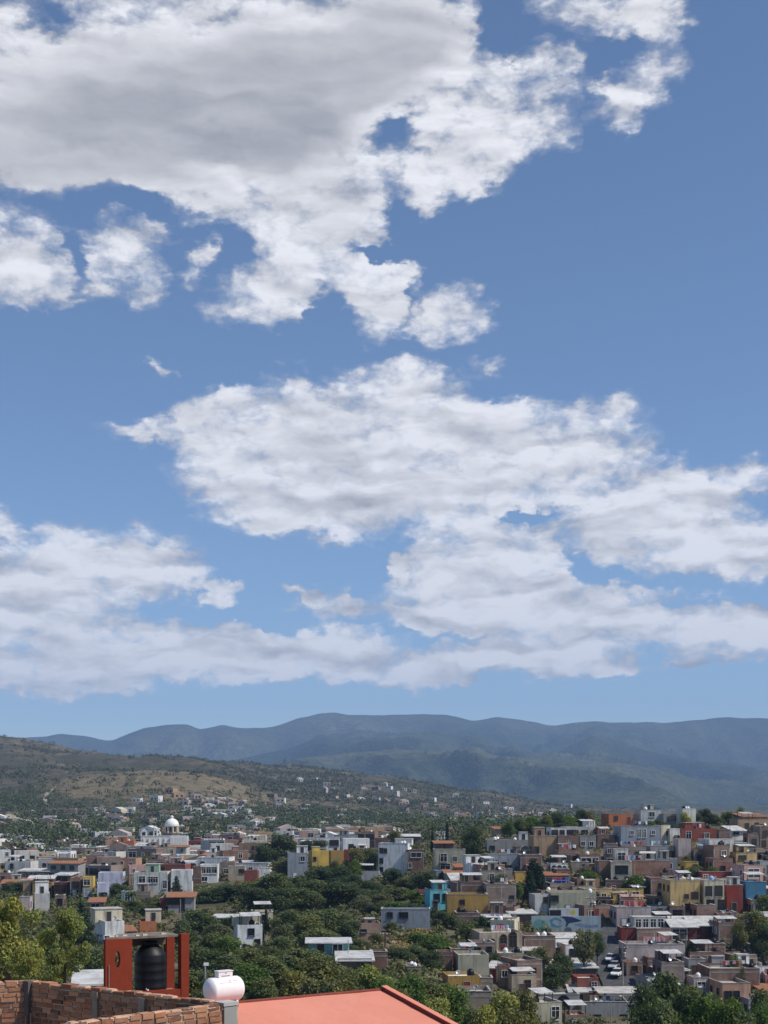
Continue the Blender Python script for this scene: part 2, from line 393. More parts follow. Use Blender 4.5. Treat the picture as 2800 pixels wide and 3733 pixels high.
# ------------------------------------------------------------------ sky with clouds
SUN_EL, SUN_AZ = R(50), R(105)            # azimuth measured from the view direction (+Y) towards +X
to_sun = Vector((math.cos(SUN_EL) * math.sin(SUN_AZ), math.cos(SUN_EL) * math.cos(SUN_AZ), math.sin(SUN_EL)))
CLOUDS = [ # x, y, rx, ry, tilt, weight  (seen from the camera; turned into azimuth and elevation below)
 (60,150,330,190,0,1),(380,150,420,250,0,1.3),(700,130,330,230,10,1.3),(890,110,150,180,0,1),(120,300,330,120,0,1.1),(500,310,340,140,-8,1.1),
 (620,450,250,120,-25,1.1),(730,330,150,200,0,.9),(660,560,190,130,25,1),(590,620,170,75,12,1),(770,450,90,140,0,.9),(440,440,150,60,-25,.8),
 (120,40,85,50,-10,-.95),(862,272,95,50,25,-.85),(795,318,42,40,20,-.5),(915,335,40,30,0,-.3),(842,362,75,24,-12,.45),(888,412,28,60,10,.45),(930,440,20,40,-10,.3),(510,545,62,55,0,-.9),(330,430,100,40,0,-.35),
 (1110,260,210,125,25,1.2),(1010,310,140,100,20,1),(940,390,90,70,40,.8),(1010,170,120,80,-10,.9),(1150,120,130,50,8,.75),(925,430,35,60,0,.45),
 (1330,15,200,65,-5,1.1),(1415,35,80,60,0,.9),(1010,20,50,45,0,.4),(1100,60,50,35,-30,.25),(1240,120,50,25,-40,.3),
 (1395,170,130,66,42,1.15),(1350,240,50,70,-15,.75),(1300,190,50,25,-30,.4),
 (40,540,150,110,-10,1.15),(30,620,130,70,0,.9),(265,530,110,72,18,1.1),(205,610,100,55,10,.9),(330,620,45,70,-30,.85),(350,490,45,28,-20,.4),
 (450,545,48,34,0,1),(408,590,32,36,0,.85),(470,680,30,30,0,.3),
 (805,622,105,74,0,1.5),(830,690,75,62,0,1.2),(968,682,105,80,5,1.6),(865,595,45,40,0,.7),
 (690,1000,300,180,0,1.3),(600,940,200,110,5,1.1),(870,960,240,130,0,1.1),(530,1090,150,65,-8,1),(800,1085,320,80,0,1.1),(1010,1060,180,90,0,1),
 (1160,990,270,125,-12,1.2),(1300,930,140,75,-5,1.05),(870,815,150,48,-6,1.1),(435,885,110,55,18,.95),(310,925,130,24,-3,.85),(420,1000,110,58,12,.8),(410,960,60,30,0,.4),
 (980,905,200,55,-14,.9),(1120,900,80,35,-15,.7),(1340,880,35,40,0,.35),(985,1010,75,18,-35,-.8),(1170,1110,150,22,5,-.5),(640,830,40,22,20,.5),
 (1470,1040,120,55,-18,1.1),(1590,1050,110,55,15,1.1),(1440,1150,260,95,-10,1.25),(1350,1130,150,62,0,.95),(1600,1185,150,80,-8,1.1),(1280,1190,70,40,0,.7),
 (1050,1200,190,95,8,1.2),(1000,1290,190,110,0,1.15),(1180,1290,200,85,-6,1.1),(1400,1330,270,75,-8,1.15),(1620,1370,170,65,8,1.15),(1100,1335,280,48,0,.9),
 (1300,1250,180,18,-8,-.6),(1180,1160,60,30,-40,.3),(920,1340,120,40,20,.5),
 (220,1220,220,105,0,1.2),(60,1265,190,80,0,1.1),(360,1245,120,58,-5,1.1),(30,1325,210,55,0,1),(220,1410,380,78,0,1.25),(520,1405,330,72,-3,1.2),(730,1412,170,62,-5,1.1),(90,1460,260,48,0,1.05),
 (490,1280,48,30,0,1.1),(712,1305,85,36,-4,.85),(650,1268,60,18,-25,.85),(778,1320,52,28,-10,.6),(848,1220,22,42,20,1.1),(540,1215,50,16,0,.3),(605,1300,35,20,0,.35),
 (980,1430,170,46,12,1.05),(930,1458,110,32,8,.8),(1160,1418,210,52,-3,1.15),(1255,1408,120,36,-5,.95),(1350,1440,85,18,0,.95),(1475,1434,50,14,0,.8),(1120,1400,120,40,0,.5),
 (695,660,34,80,-22,-1.5),(880,655,16,70,-8,-.9),(760,545,60,20,-20,-.8),(815,545,75,20,-12,-1.3),(165,570,24,70,12,-1.1),(872,480,40,70,-14,-.7),(905,655,14,40,0,-.35),(1235,1195,24,45,20,-.7),(450,965,50,20,20,-.5),(560,1290,60,40,0,-.4),(830,1010,26,10,0,-.3),(1090,60,70,50,-20,-.5),(1290,150,30,80,-20,-.5),
 (590,1345,90,14,-6,-.7),(860,1370,60,18,10,-.6),(1050,1375,110,12,-3,-.7),(480,1330,90,16,-4,-.6),(1130,1115,60,14,10,-.6),(760,1240,90,30,0,-.3),(1500,1300,120,10,-6,-.4),
 (1100,215,190,26,-8,-.35),(1020,120,40,60,20,-.4),(700,990,60,14,5,-.3),(1010,150,90,40,-20,.4),(940,270,50,60,0,.5),
 (10,1130,50,38,0,.75),(350,805,40,20,-25,.75),(620,788,60,22,10,.55),(1045,795,55,26,10,.62),(1015,425,18,30,-30,.85),(1375,870,40,25,-10,.25),(75,1150,60,18,0,.3),
]
def build_world():
    w = bpy.data.worlds.new('World'); bpy.context.scene.world = w; w.use_nodes = True
    t = w.node_tree; N, L = t.nodes, t.links; N.clear()
    def group():
        g = bpy.data.node_groups.new('cloud_cover', 'ShaderNodeTree')
        g.interface.new_socket('P', in_out='INPUT', socket_type='NodeSocketVector')
        for q in ('Cover', 'Mass', 'Relief', 'Belly'): g.interface.new_socket(q, in_out='OUTPUT', socket_type='NodeSocketFloat')
        n, l = g.nodes, g.links
        gi, go = n.new('NodeGroupInput'), n.new('NodeGroupOutput')
        def V(op, a, b=None, s=None):
            x = n.new('ShaderNodeVectorMath'); x.operation = op
            for i, v in ((0, a), (1, b), (3, s)):
                if v is None: continue
                if isinstance(v, bpy.types.NodeSocket): l.new(v, x.inputs[i])
                else: x.inputs[i].default_value = v
            return x.outputs[0]
        def M(op, a, b=0.0, c=0.0, clamp=False):
            x = n.new('ShaderNodeMath'); x.operation = op; x.use_clamp = clamp
            for i, v in enumerate((a, b, c)):
                if isinstance(v, bpy.types.NodeSocket): l.new(v, x.inputs[i])
                else: x.inputs[i].default_value = v
            return x.outputs[0]
        def noise(v, s, d, r, col=False, lac=2.0):
            x = n.new('ShaderNodeTexNoise'); l.new(v, x.inputs['Vector'])
            x.inputs['Scale'].default_value = s; x.inputs['Detail'].default_value = d; x.inputs['Roughness'].default_value = r; x.inputs['Lacunarity'].default_value = lac
            return x.outputs['Color' if col else 'Fac']
        P = gi.outputs[0]
        st = n.new('ShaderNodeMapping'); l.new(P, st.inputs[0]); st.inputs['Scale'].default_value = (1, 1.45, 1)
        S = st.outputs[0]
        w1 = V('SUBTRACT', noise(S, 22, 3, .5, True), (.5, .5, .5)); w2 = V('SUBTRACT', noise(S, 75, 4, .55, True), (.5, .5, .5))
        W = V('ADD', V('ADD', P, V('SCALE', w1, s=.029)), V('SCALE', w2, s=.024))
        acc = None; turned = {}
        for bi, (cx, cy, rx, ry, rot, wt) in enumerate(CLOUDS):
            if bi and bi % 30 == 0:       # evaluated in batches, which keeps the shader small
                turned = {}; W = V('ADD', W, V('SCALE', (1, 1, 1), s=M('MULTIPLY', acc, 1e-9)))
            az = math.atan((cx - CX) / FP); te = (HY - cy) / FP * math.cos(az); k = 1.17
            q = round(rot / 8) * 8
            if q not in turned:
                rn = n.new('ShaderNodeVectorRotate'); rn.rotation_type = 'Z_AXIS'; l.new(W, rn.inputs['Vector']); rn.inputs['Angle'].default_value = R(-q)
                turned[q] = rn.outputs[0]
            c, d = math.cos(R(-q)), math.sin(R(-q))
            lx, ly = az * c - te * d, az * d + te * c
            gx, gy = FP / (rx * k), FP / (ry * k)
            x = n.new('ShaderNodeVectorMath'); x.operation = 'MULTIPLY_ADD'; l.new(turned[q], x.inputs[0])
            x.inputs[1].default_value = (gx, gy, 0); x.inputs[2].default_value = (-lx * gx, -ly * gy, 0)
            gr = n.new('ShaderNodeTexGradient'); gr.gradient_type = 'SPHERICAL'; l.new(x.outputs[0], gr.inputs[0])
            acc = M('MULTIPLY_ADD', gr.outputs['Fac'], wt * 1.75, acc if acc is not None else 0.0)
        mass = M('MAXIMUM', acc, -.4)
        f1 = noise(V('ADD', S, V('SCALE', w1, s=.02)), 30, 9, .64)
        vo = n.new('ShaderNodeTexVoronoi'); vo.feature = 'SMOOTH_F1'; l.new(V('ADD', S, V('SCALE', w2, s=.02)), vo.inputs['Vector'])
        vo.inputs['Scale'].default_value = 40; vo.inputs['Smoothness'].default_value = .3; vo.inputs['Detail'].default_value = 2; vo.inputs['Roughness'].default_value = .6
        puff = M('SUBTRACT', .42, vo.outputs['Distance'])
        solid = M('SUBTRACT', 1.0, M('POWER', 2.718, M('MULTIPLY', M('MAXIMUM', mass, 0.0), -1.35)))
        cover = M('ADD', M('MULTIPLY', solid, 1.45), M('MINIMUM', mass, 0.0))
        cover = M('ADD', cover, M('MULTIPLY', M('MULTIPLY', M('SUBTRACT', f1, .5), 1.9), M('SUBTRACT', 1.0, M('MULTIPLY', M('MINIMUM', M('MULTIPLY', M('MAXIMUM', mass, 0.0), .25), 1.0), .7))))
        cover = M('ADD', cover, M('MULTIPLY', puff, .42))
        T = V('ADD', S, V('ADD', V('SCALE', w1, s=.03), V('SCALE', w2, s=.006)))
        T2 = n.new('ShaderNodeMapping'); l.new(T, T2.inputs[0]); T2.inputs['Scale'].default_value = (.62, 1.5, 1); T = T2.outputs[0]
        s1 = noise(T, 19, 5, .52); s2 = noise(V('ADD', T, (.005, .017, 0)), 19, 5, .52)
        belly = None
        for bx, by, ax, ay, rot in [(330,230,560,190,8),(640,170,420,170,14),(120,330,330,110,0),(820,110,260,120,25),(560,330,200,80,-10)]:
            az = math.atan((bx - CX) / FP); te = (HY - by) / FP * math.cos(az)
            mp = n.new('ShaderNodeMapping'); mp.vector_type = 'TEXTURE'; l.new(V('ADD', P, V('SCALE', w1, s=.03)), mp.inputs[0])
            mp.inputs['Location'].default_value = (az, te, 0); mp.inputs['Rotation'].default_value = (0, 0, R(rot)); mp.inputs['Scale'].default_value = (ax / FP, ay / FP, 1)
            gr = n.new('ShaderNodeTexGradient'); gr.gradient_type = 'SPHERICAL'; l.new(mp.outputs[0], gr.inputs[0])
            belly = M('MULTIPLY_ADD', gr.outputs['Fac'], 1.5, belly if belly is not None else 0.0)
        belly = M('MINIMUM', belly, 1.0)
        cover = M('ADD', cover, M('MULTIPLY', belly, .5))
        l.new(belly, go.inputs[3]); l.new(cover, go.inputs[0]); l.new(mass, go.inputs[1]); l.new(M('SUBTRACT', s1, s2), go.inputs[2])
        return g
    G = group()
    def V(op, a, b=None, s=None):
        x = N.new('ShaderNodeVectorMath'); x.operation = op
        for i, v in ((0, a), (1, b), (3, s)):
            if v is None: continue
            if isinstance(v, bpy.types.NodeSocket): L.new(v, x.inputs[i])
            else: x.inputs[i].default_value = v
        return x.outputs[0]
    def M(op, a, b=0.0, c=0.0, clamp=False):
        x = N.new('ShaderNodeMath'); x.operation = op; x.use_clamp = clamp
        for i, v in enumerate((a, b, c)):
            if isinstance(v, bpy.types.NodeSocket): L.new(v, x.inputs[i])
            else: x.inputs[i].default_value = v
        return x.outputs[0]
    def step(x, a, b):
        r = N.new('ShaderNodeMapRange'); r.interpolation_type = 'SMOOTHSTEP'; L.new(x, r.inputs[0])
        r.inputs[1].default_value = a; r.inputs[2].default_value = b; return r.outputs[0]
    def mixc(f, a, b):
        x = N.new('ShaderNodeMix'); x.data_type = 'RGBA'
        for i, v in ((0, f), (6, a), (7, b)):
            if isinstance(v, bpy.types.NodeSocket): L.new(v, x.inputs[i])
            elif i == 0: x.inputs[0].default_value = v
            else: x.inputs[i].default_value = (*v, 1)
        return x.outputs[2]
    tc = N.new('ShaderNodeTexCoord')
    sp = N.new('ShaderNodeSeparateXYZ'); L.new(tc.outputs['Generated'], sp.inputs[0])
    az = M('ARCTAN2', sp.outputs[0], sp.outputs[1])
    hyp = M('SQRT', M('ADD', M('MULTIPLY', sp.outputs[0], sp.outputs[0]), M('MULTIPLY', sp.outputs[1], sp.outputs[1])))
    te = M('DIVIDE', sp.outputs[2], M('MAXIMUM', hyp, .02))
    cb = N.new('ShaderNodeCombineXYZ'); L.new(az, cb.inputs[0]); L.new(te, cb.inputs[1])
    g1 = N.new('ShaderNodeGroup'); g1.node_tree = G; L.new(cb.outputs[0], g1.inputs[0])
    mass = g1.outputs[1]; cover = M('ADD', g1.outputs[0], M('MULTIPLY', M('MULTIPLY', M('SUBTRACT', 1.0, step(te, .1, .3)), step(mass, .0, .6)), .14))
    alpha = M('MULTIPLY', M('MAXIMUM', step(cover, .43, 1.22), M('MULTIPLY', step(cover, .3, .75), .2)), step(te, .0, .05))
    low = M('SUBTRACT', 1.0, step(te, .12, .36))                         # the layers near the horizon show their flat shaded undersides
    thick = step(mass, 2.1, 4.6)
    body = step(cover, .6, 1.35)
    lit = M('MULTIPLY', g1.outputs[2], M('ADD', .95, M('MULTIPLY', low, .75)))
    val = M('ADD', M('ADD', .7, M('MULTIPLY', body, .2)), M('MULTIPLY', lit, M('SUBTRACT', 1.0, M('MULTIPLY', g1.outputs[3], .6))))
    val = M('SUBTRACT', val, M('MULTIPLY', thick, .24))
    val = M('SUBTRACT', val, M('MULTIPLY', g1.outputs[3], .3))
    val = M('MINIMUM', M('MAXIMUM', val, .4), .97)
    colr = mixc(step(val, .3, .8), (.95, .97, 1.07), (.97, .975, 1.02))
    cm = V('SCALE', colr, s=val)
    sky = N.new('ShaderNodeTexSky'); sky.sky_type = 'NISHITA'; sky.sun_disc = False
    sky.sun_elevation = SUN_EL; sky.sun_rotation = SUN_AZ
    sky.altitude = 1900; sky.air_density = AIR; sky.dust_density = DUST; sky.ozone_density = OZONE
    b1 = N.new('ShaderNodeBackground'); L.new(sky.outputs[0], b1.inputs[0]); b1.inputs[1].default_value = SKY
    b2 = N.new('ShaderNodeBackground'); L.new(cm, b2.inputs[0]); b2.inputs[1].default_value = 1.0
    ms = N.new('ShaderNodeMixShader'); L.new(alpha, ms.inputs[0]); L.new(b1.outputs[0], ms.inputs[1]); L.new(b2.outputs[0], ms.inputs[2])
    o = N.new('ShaderNodeOutputWorld'); L.new(ms.outputs[0], o.inputs[0])
    w.cycles.sampling_method = 'MANUAL'; w.cycles.sample_map_resolution = 512
build_world()
sl = bpy.data.lights.new('sun', 'SUN'); sl.energy = SUN; sl.angle = R(.5); sl.color = (1, .95, .86)
so = link('sun', sl); so.rotation_euler = to_sun.to_track_quat('Z', 'Y').to_euler(); so.location = to_sun * 200
cam = bpy.data.cameras.new('camera'); co = link('camera', cam)
cam.sensor_fit = 'VERTICAL'; cam.sensor_height = 36; cam.sensor_width = 27; cam.lens = 36 * FP / 2212
cam.shift_y = (HY - 1106) / 2212; cam.clip_start = .1; cam.clip_end = 40000
co.location = (0, 0, 0); co.rotation_euler = (R(90), 0, 0)
S = bpy.context.scene; S.camera = co
S.view_settings.view_transform = 'Standard'; S.view_settings.look = 'None'; S.view_settings.gamma = 1; S.view_settings.exposure = EXPO
S.cycles.use_denoising = True; S.cycles.volume_bounces = 0; S.cycles.max_bounces = 5; S.cycles.diffuse_bounces = 3; S.cycles.transparent_max_bounces = 8
S.cycles.caustics_reflective = False; S.cycles.caustics_refractive = False
S.cycles.sample_clamp_indirect = 5
# ------------------------------------------------------------------ trees
def tri_leaves(lobes, n, size, seed, droop=0.0, aspect=.55, fill=.35):
    r = np.random.default_rng(seed)
    c = np.array([l[0] for l in lobes]); rad = np.array([l[1] for l in lobes])
    wgt = np.prod(rad, 1) ** .67; idx = r.choice(len(lobes), n, p=wgt / wgt.sum())
    d = r.normal(size=(n, 3)); d /= np.linalg.norm(d, axis=1, keepdims=True)
    rr = np.where(r.random(n) < fill, r.random(n) ** .5, 1 + r.normal(0, .1, n))
    # clumps: push leaves in and out by direction so that the outline is uneven
    lump = fbm(d[:, 0] * 2.6 + idx * 7.3, d[:, 1] * 2.6 + d[:, 2] * 2.1, 3, seed)
    p = c[idx] + d * rad[idx] * (rr * (1 + .22 * lump))[:, None]
    p[:, 2] -= droop * r.random(n) * rad[idx][:, 2]
    nn = d * .8 + r.normal(0, .75, (n, 3)) + np.array([0, 0, .35]); nn /= np.linalg.norm(nn, axis=1, keepdims=True)
    t = np.cross(nn, r.normal(size=(n, 3))); t /= np.linalg.norm(t, axis=1, keepdims=True) + 1e-9
    if droop: t = t * .4 + np.array([0, 0, -1.0]); t /= np.linalg.norm(t, axis=1, keepdims=True)
    b = np.cross(nn, t)
    s = size * (.6 + .8 * r.random(n))[:, None]
    q = np.stack([p - t * s, p + b * s * aspect, p + t * s, p - b * s * aspect], 1)
    return q.reshape(-1, 3), np.arange(4 * n).reshape(n, 4)
def crown_lobes(seed, R0, H0, n, zc, squash=.75):
    r = random.Random(seed); out = []
    for i in range(n):
        a = r.uniform(0, 2 * math.pi); k = r.uniform(.15, .78) if i else 0
        f = -1 + 1.95 * (i + .5) / n; z = zc + H0 * f; k *= 1.0 - .45 * max(0, f) - .15 * max(0, -f)
        rr = R0 * r.uniform(.36, .56) * (1 - .2 * max(0, f))
        out.append(((R0 * k * math.cos(a), R0 * k * math.sin(a), z), (rr, rr, rr * squash)))
    return out
def limb_mb(lobes, h, r0, seed):
    r = random.Random(seed); mb = MB(); base = Vector((0, 0, -14))
    bend = Vector((r.uniform(-.3, .3), r.uniform(-.3, .3), 0))
    fork = Vector((0, 0, h)) + bend
    mb.tube([base, Vector((0, 0, -2)), Vector((0, 0, h * .4)) + bend * .3, fork], [r0 * 1.5, r0 * 1.2, r0, r0 * .8], 7)
    for (c, rad) in lobes[:9]:
        c = Vector(c); mid = fork.lerp(c, .5) + Vector((r.uniform(-.3, .3), r.uniform(-.3, .3), -.2))
        mb.tube([fork, mid, c], [r0 * .55, r0 * .34, r0 * .1], 5)
        for k in range(2):
            e = c + Vector((r.uniform(-1, 1), r.uniform(-1, 1), r.uniform(-.2, .9))) * rad[0] * .8
            mb.tube([mid.lerp(c, .6), e], [r0 * .2, r0 * .05], 4)
    return mb
LEAF = {
 'dark': leafmat('dark_green_leaves', (.06, .09, .046)), 'mid': leafmat('green_leaves', (.108, .14, .068)),
 'grey': leafmat('grey_green_leaves', (.13, .148, .092)), 'bright': leafmat('fresh_green_leaves', (.09, .15, .042)),
 'yellow': leafmat('yellow_green_leaves', (.24, .265, .1), .4, .5), 'olive': leafmat('olive_leaves', (.14, .15, .065), .4, .45),
 'cypress': leafmat('cypress_leaves', (.016, .034, .018), .15), 'conifer': leafmat('conifer_needles', (.02, .042, .024), .15),
 'palm': leafmat('palm_fronds', (.06, .085, .03), .2)}
PROTO = {}     # (kind, variant) -> (crown mesh, trunk mesh); all about 7 m high, 6 m wide
def proto(kind, var, fine=False):
    key = (kind, var, fine)
    if key in PROTO: return PROTO[key]
    sd = hash((kind, var)) % 1000 if False else sum(map(ord, kind)) * 7 + var * 31
    if kind == 'cypress':
        lobes = [((.08 * math.sin(i * 2.1), .08 * math.cos(i * 1.7), .8 + i * .62), (.62 * (1 - (i / 10.5) ** 2) + .1,) * 2 + (.6,)) for i in range(10)]
        V, F = tri_leaves(lobes, 1800, .16, sd); tr = MB().tube([(0, 0, -1), (0, 0, 5.5)], [.14, .04], 6)
    elif kind == 'conifer':
        lobes = [((.5 * math.sin(i * 2.4) * (1 - i / 9), .5 * math.cos(i * 2.4) * (1 - i / 9), 1.3 + i * .7), (1.9 * (1 - i / 9.5) + .18,) * 2 + (.55,)) for i in range(9)]
        V, F = tri_leaves(lobes, 2600, .19, sd); tr = MB().tube([(0, 0, -1), (0, 0, 6.8)], [.2, .04], 6)
    elif kind == 'palm':
        r = random.Random(sd); mb = MB()
        for k in range(26):
            a = r.uniform(0, 6.28); up = r.uniform(-.2, 1.1); d = Vector((math.cos(a), math.sin(a), 0)); L = r.uniform(1.6, 2.3)
            pts = [Vector((0, 0, 6.1)) + d * L * s + Vector((0, 0, up * s * 1.5 - 1.9 * s * s)) for s in (0, .3, .6, .85, 1)]
            sd_ = d.cross(Vector((0, 0, 1)))
            for i in range(4):
                w0, w1 = (.12, .3, .32, .2, .04)[i], (.12, .3, .32, .2, .04)[i + 1]
                for sg in (-1, 1):
                    mb.add([pts[i], pts[i + 1], pts[i + 1] + sd_ * sg * w1 + Vector((0, 0, -w1 * .7)), pts[i] + sd_ * sg * w0 + Vector((0, 0, -w0 * .7))], [(0, 1, 2, 3)])
        V, F = mb.v, mb.f; tr = MB().tube([(0, 0, -1), (.1, 0, 3), (0, 0, 6.1)], [.24, .17, .15], 7)
    else:
        wide = kind in ('grey',) ; n = 15
        lobes = crown_lobes(sd, 2.75, 2.35, n, 3.7, .8)
        if fine:
            r_ = random.Random(sd + 5)
            lobes = [((2.9 * k_ * math.cos(a_), 2.9 * k_ * math.sin(a_), z_), (q_, q_, q_ * .8)) for a_, k_, z_, q_ in [(r_.uniform(0, 6.28), r_.uniform(.1, 1) ** .6 * (1 - .5 * abs(i / 27 - .45)), .4 + 6.2 * i / 27 + r_.uniform(-.3, .3), r_.uniform(.55, 1.05)) for i in range(28)]]
            V, F = tri_leaves(lobes, 16000, .12, sd, 0, .6, .35)
        else: V, F = tri_leaves(lobes, 4600, .19, sd, 0, .62, .3)
        tr = limb_mb(lobes, 1.5, .2, sd)
    PROTO[key] = (npmesh(kind + '_crown', V, F, LEAF[kind]), tr.mesh('trunk', BARK))
    return PROTO[key]
TREES = []
def tree(px, ytop, w, kind, D, label=None, fine=False, base=None):
    """crown top at picture height ytop, crown w wide in the picture, standing on the ground D metres off"""
    g = spot(px, D)
    if base is not None: g.z = base
    h = max(2.2, wz(ytop, D) - g.z); wd = w / FP * D
    nm = {'cypress': 'cypress_tree', 'conifer': 'conifer_tree', 'palm': 'palm_tree'}.get(kind, 'leafy_tree')
    o = thing(nm, g, rng.uniform(0, 6.28))
    full = {'cypress': (1.35, 7.2), 'conifer': (3.9, 7.4), 'palm': (4.2, 6.9)}.get(kind, (6.3, 7.0))
    s = wd / full[0]; sz = h / full[1] if kind in ('cypress', 'palm', 'conifer') else min(h / full[1], s * 1.3)
    cm, tm = proto(kind, len(TREES) % 3, fine)
    for n_, m_ in (('crown', cm), ('trunk', tm)):      # the leafy part sits at the top of a trunk that reaches the ground
        q = link(n_, m_, o); q.scale = (s, s, sz); q.location = (0, 0, h - full[1] * sz)
    TREES.append((o, px, (ytop + min(ytop + h / D * FP, 2212)) / 2, kind, label, h, D))
    OCC.append((g.x, g.y, max(1.5, wd * .32)))
    return o
OCC = []
def free(x, y, r):
    return all((x - a) ** 2 + (y - b) ** 2 > (r + c) ** 2 for a, b, c in OCC)

# ------------------------------------------------------------------ houses
PAL = {
 'white': ('s', (.78, .77, .75)), 'offwhite': ('s', (.64, .62, .57)), 'cream': ('s', (.64, .57, .42)), 'beige': ('s', (.46, .38, .28)), 'lavender': ('s', (.62, .61, .76)),
 'lightgrey': ('s', (.5, .5, .49)), 'grey': ('s', (.33, .325, .32)), 'bluegrey': ('s', (.3, .33, .37)), 'ochre': ('s', (.4, .25, .07)), 'yellow': ('s', (.62, .43, .1)),
 'mustard': ('s', (.58, .41, .18)), 'orange': ('s', (.5, .17, .07)), 'red': ('s', (.26, .045, .035)), 'brickred': ('s', (.31, .085, .06)), 'pink': ('s', (.55, .33, .29)),
 'palepink': ('s', (.52, .43, .41)), 'turquoise': ('s', (.17, .58, .66)), 'blue': ('s', (.06, .2, .33)), 'teal': ('s', (.18, .38, .36)), 'green': ('s', (.3, .44, .3)),
 'tan': ('s', (.42, .28, .17)), 'salmon': ('s', (.5, .29, .2)), 'olive': ('s', (.42, .4, .3)), 'brown': ('s', (.17, .12, .1)), 'darkred': ('s', (.16, .03, .03)),
 'brick': ('b', (.32, .165, .115)), 'brickdark': ('b', (.235, .13, .095)), 'brickpale': ('b', (.4, .25, .18)), 'brickgrey': ('b', (.29, .215, .175)), 'stone': ('b', (.38, .3, .22))}
def wallmat(c): return stucco(PAL[c][1]) if PAL[c][0] == 's' else brickwork(PAL[c][1])
ROOFS = {'concrete': CONC, 'pale': CONCPALE, 'white': ROOFWHITE, 'red': ROOFRED}
FRAMES = [WHITEPAINT, IRON, WOOD, IRON, WHITEPAINT]
WIN = {}
def window_mesh(w, h, fr, arch=False):
    key = (round(w, 1), round(h, 1), fr, arch)
    if key not in WIN:
        w, h = key[0], key[1]; t = .09; f = MB()
        f.box(-w / 2 - t, -w / 2, -.09, .05, -t, h + t); f.box(w / 2, w / 2 + t, -.09, .05, -t, h + t)
        f.box(-w / 2, w / 2, -.09, .05, h, h + t); f.box(-w / 2 - .12, w / 2 + .12, -.17, .05, -t - .1, -t)
        f.box(-.03, .03, -.06, .04, 0, h)
        if h > 1.3: f.box(-w / 2, -.03, -.055, .04, h * .68, h * .68 + .05); f.box(.03, w / 2, -.055, .04, h * .68, h * .68 + .05)
        if arch:
            n = 8; ri = w / 2; ro = w / 2 + t
            for k in range(n):
                a0, a1 = math.pi * k / n, math.pi * (k + 1) / n
                q = [(ri * math.cos(a0), h + ri * math.sin(a0)), (ro * math.cos(a0), h + ro * math.sin(a0)), (ro * math.cos(a1), h + ro * math.sin(a1)), (ri * math.cos(a1), h + ri * math.sin(a1))]
                f.prism(q[::-1], -.1, .04)
        p = MB()
        if arch:
            poly = [(-w / 2, 0), (w / 2, 0)] + [(w / 2 * math.cos(math.pi * k / 10), h + w / 2 * math.sin(math.pi * k / 10)) for k in range(11)]
            p.prism(poly, -.02, .03)
        else: p.box(-w / 2, w / 2, -.02, .03, 0, h)
        WIN[key] = (f.mesh('window_frame', FRAMES[fr]), p.mesh('window_pane', GLASS), )
    return WIN[key]
def add_window(root, x, y, z, w, h, rz=0, fr=0, arch=False, panes=True):
    fm, pm = window_mesh(w, h, fr, arch)
    f = link('window', fm, root); f.location = (x, y, z); f.rotation_euler = (0, 0, rz)
    link('pane', pm, f)
    return f
DOORM = {}
def add_door(root, x, y, z, w, h, rz=0, m=None, dark=False):
    key = (round(w, 1), round(h, 1), (m or WOOD).name)
    if key not in DOORM:
        d = MB(); w0, h0 = key[0], key[1]
        d.box(-w0 / 2, w0 / 2, -.03, .04, 0, h0, 0); d.box(-w0 / 2 - .1, -w0 / 2, -.07, .04, 0, h0 + .1, 1); d.box(w0 / 2, w0 / 2 + .1, -.07, .04, 0, h0 + .1, 1)
        d.box(-w0 / 2, w0 / 2, -.07, .04, h0, h0 + .1, 1); d.box(-w0 / 2 + .12, w0 / 2 - .12, -.045, -.03, .2, h0 * .45, 0); d.box(-w0 / 2 + .12, w0 / 2 - .12, -.045, -.03, h0 * .52, h0 - .15, 0)
        DOORM[key] = d.mesh('door', [m or WOOD, CONC])
    o = link('door', DOORM[key], root); o.location = (x, y, z); o.rotation_euler = (0, 0, rz)
    return o
HOUSES = []; TANKS = []
TANKM = {}
def tank_meshes(col):
    if col not in TANKM:
        m = {'black': BLACKPLASTIC, 'white': TANKWHITE, 'blue': TANKBLUE}[col]; b = MB()
        prof = [(.5, 0), (.55, .04)]
        for k in range(4): prof += [(.553, .1 + k * .25), (.563, .13 + k * .25), (.563, .2 + k * .25), (.553, .23 + k * .25)]
        prof += [(.553, 1.08), (.535, 1.13), (.4, 1.28), (.25, 1.41)]
        b.lathe(prof, 18); lid = MB().lathe([(.25, 1.4), (.26, 1.46), (.23, 1.5), (.08, 1.52)], 14)
        TANKM[col] = (b.mesh('tank_body', m, True), lid.mesh('tank_lid', m if col != 'black' else BLACKPLASTIC, False))
    return TANKM[col]
def water_tank(world, col, host, s=1.0, where=''):
    if col == 'white': s *= .82
    o = thing('water_tank', world, rng.uniform(0, 6)); o.scale = (s, s, s)
    bm_, lm_ = tank_meshes(col); link('body', bm_, o); link('lid', lm_, o)
    TANKS.append((o, col, host, where)); return o

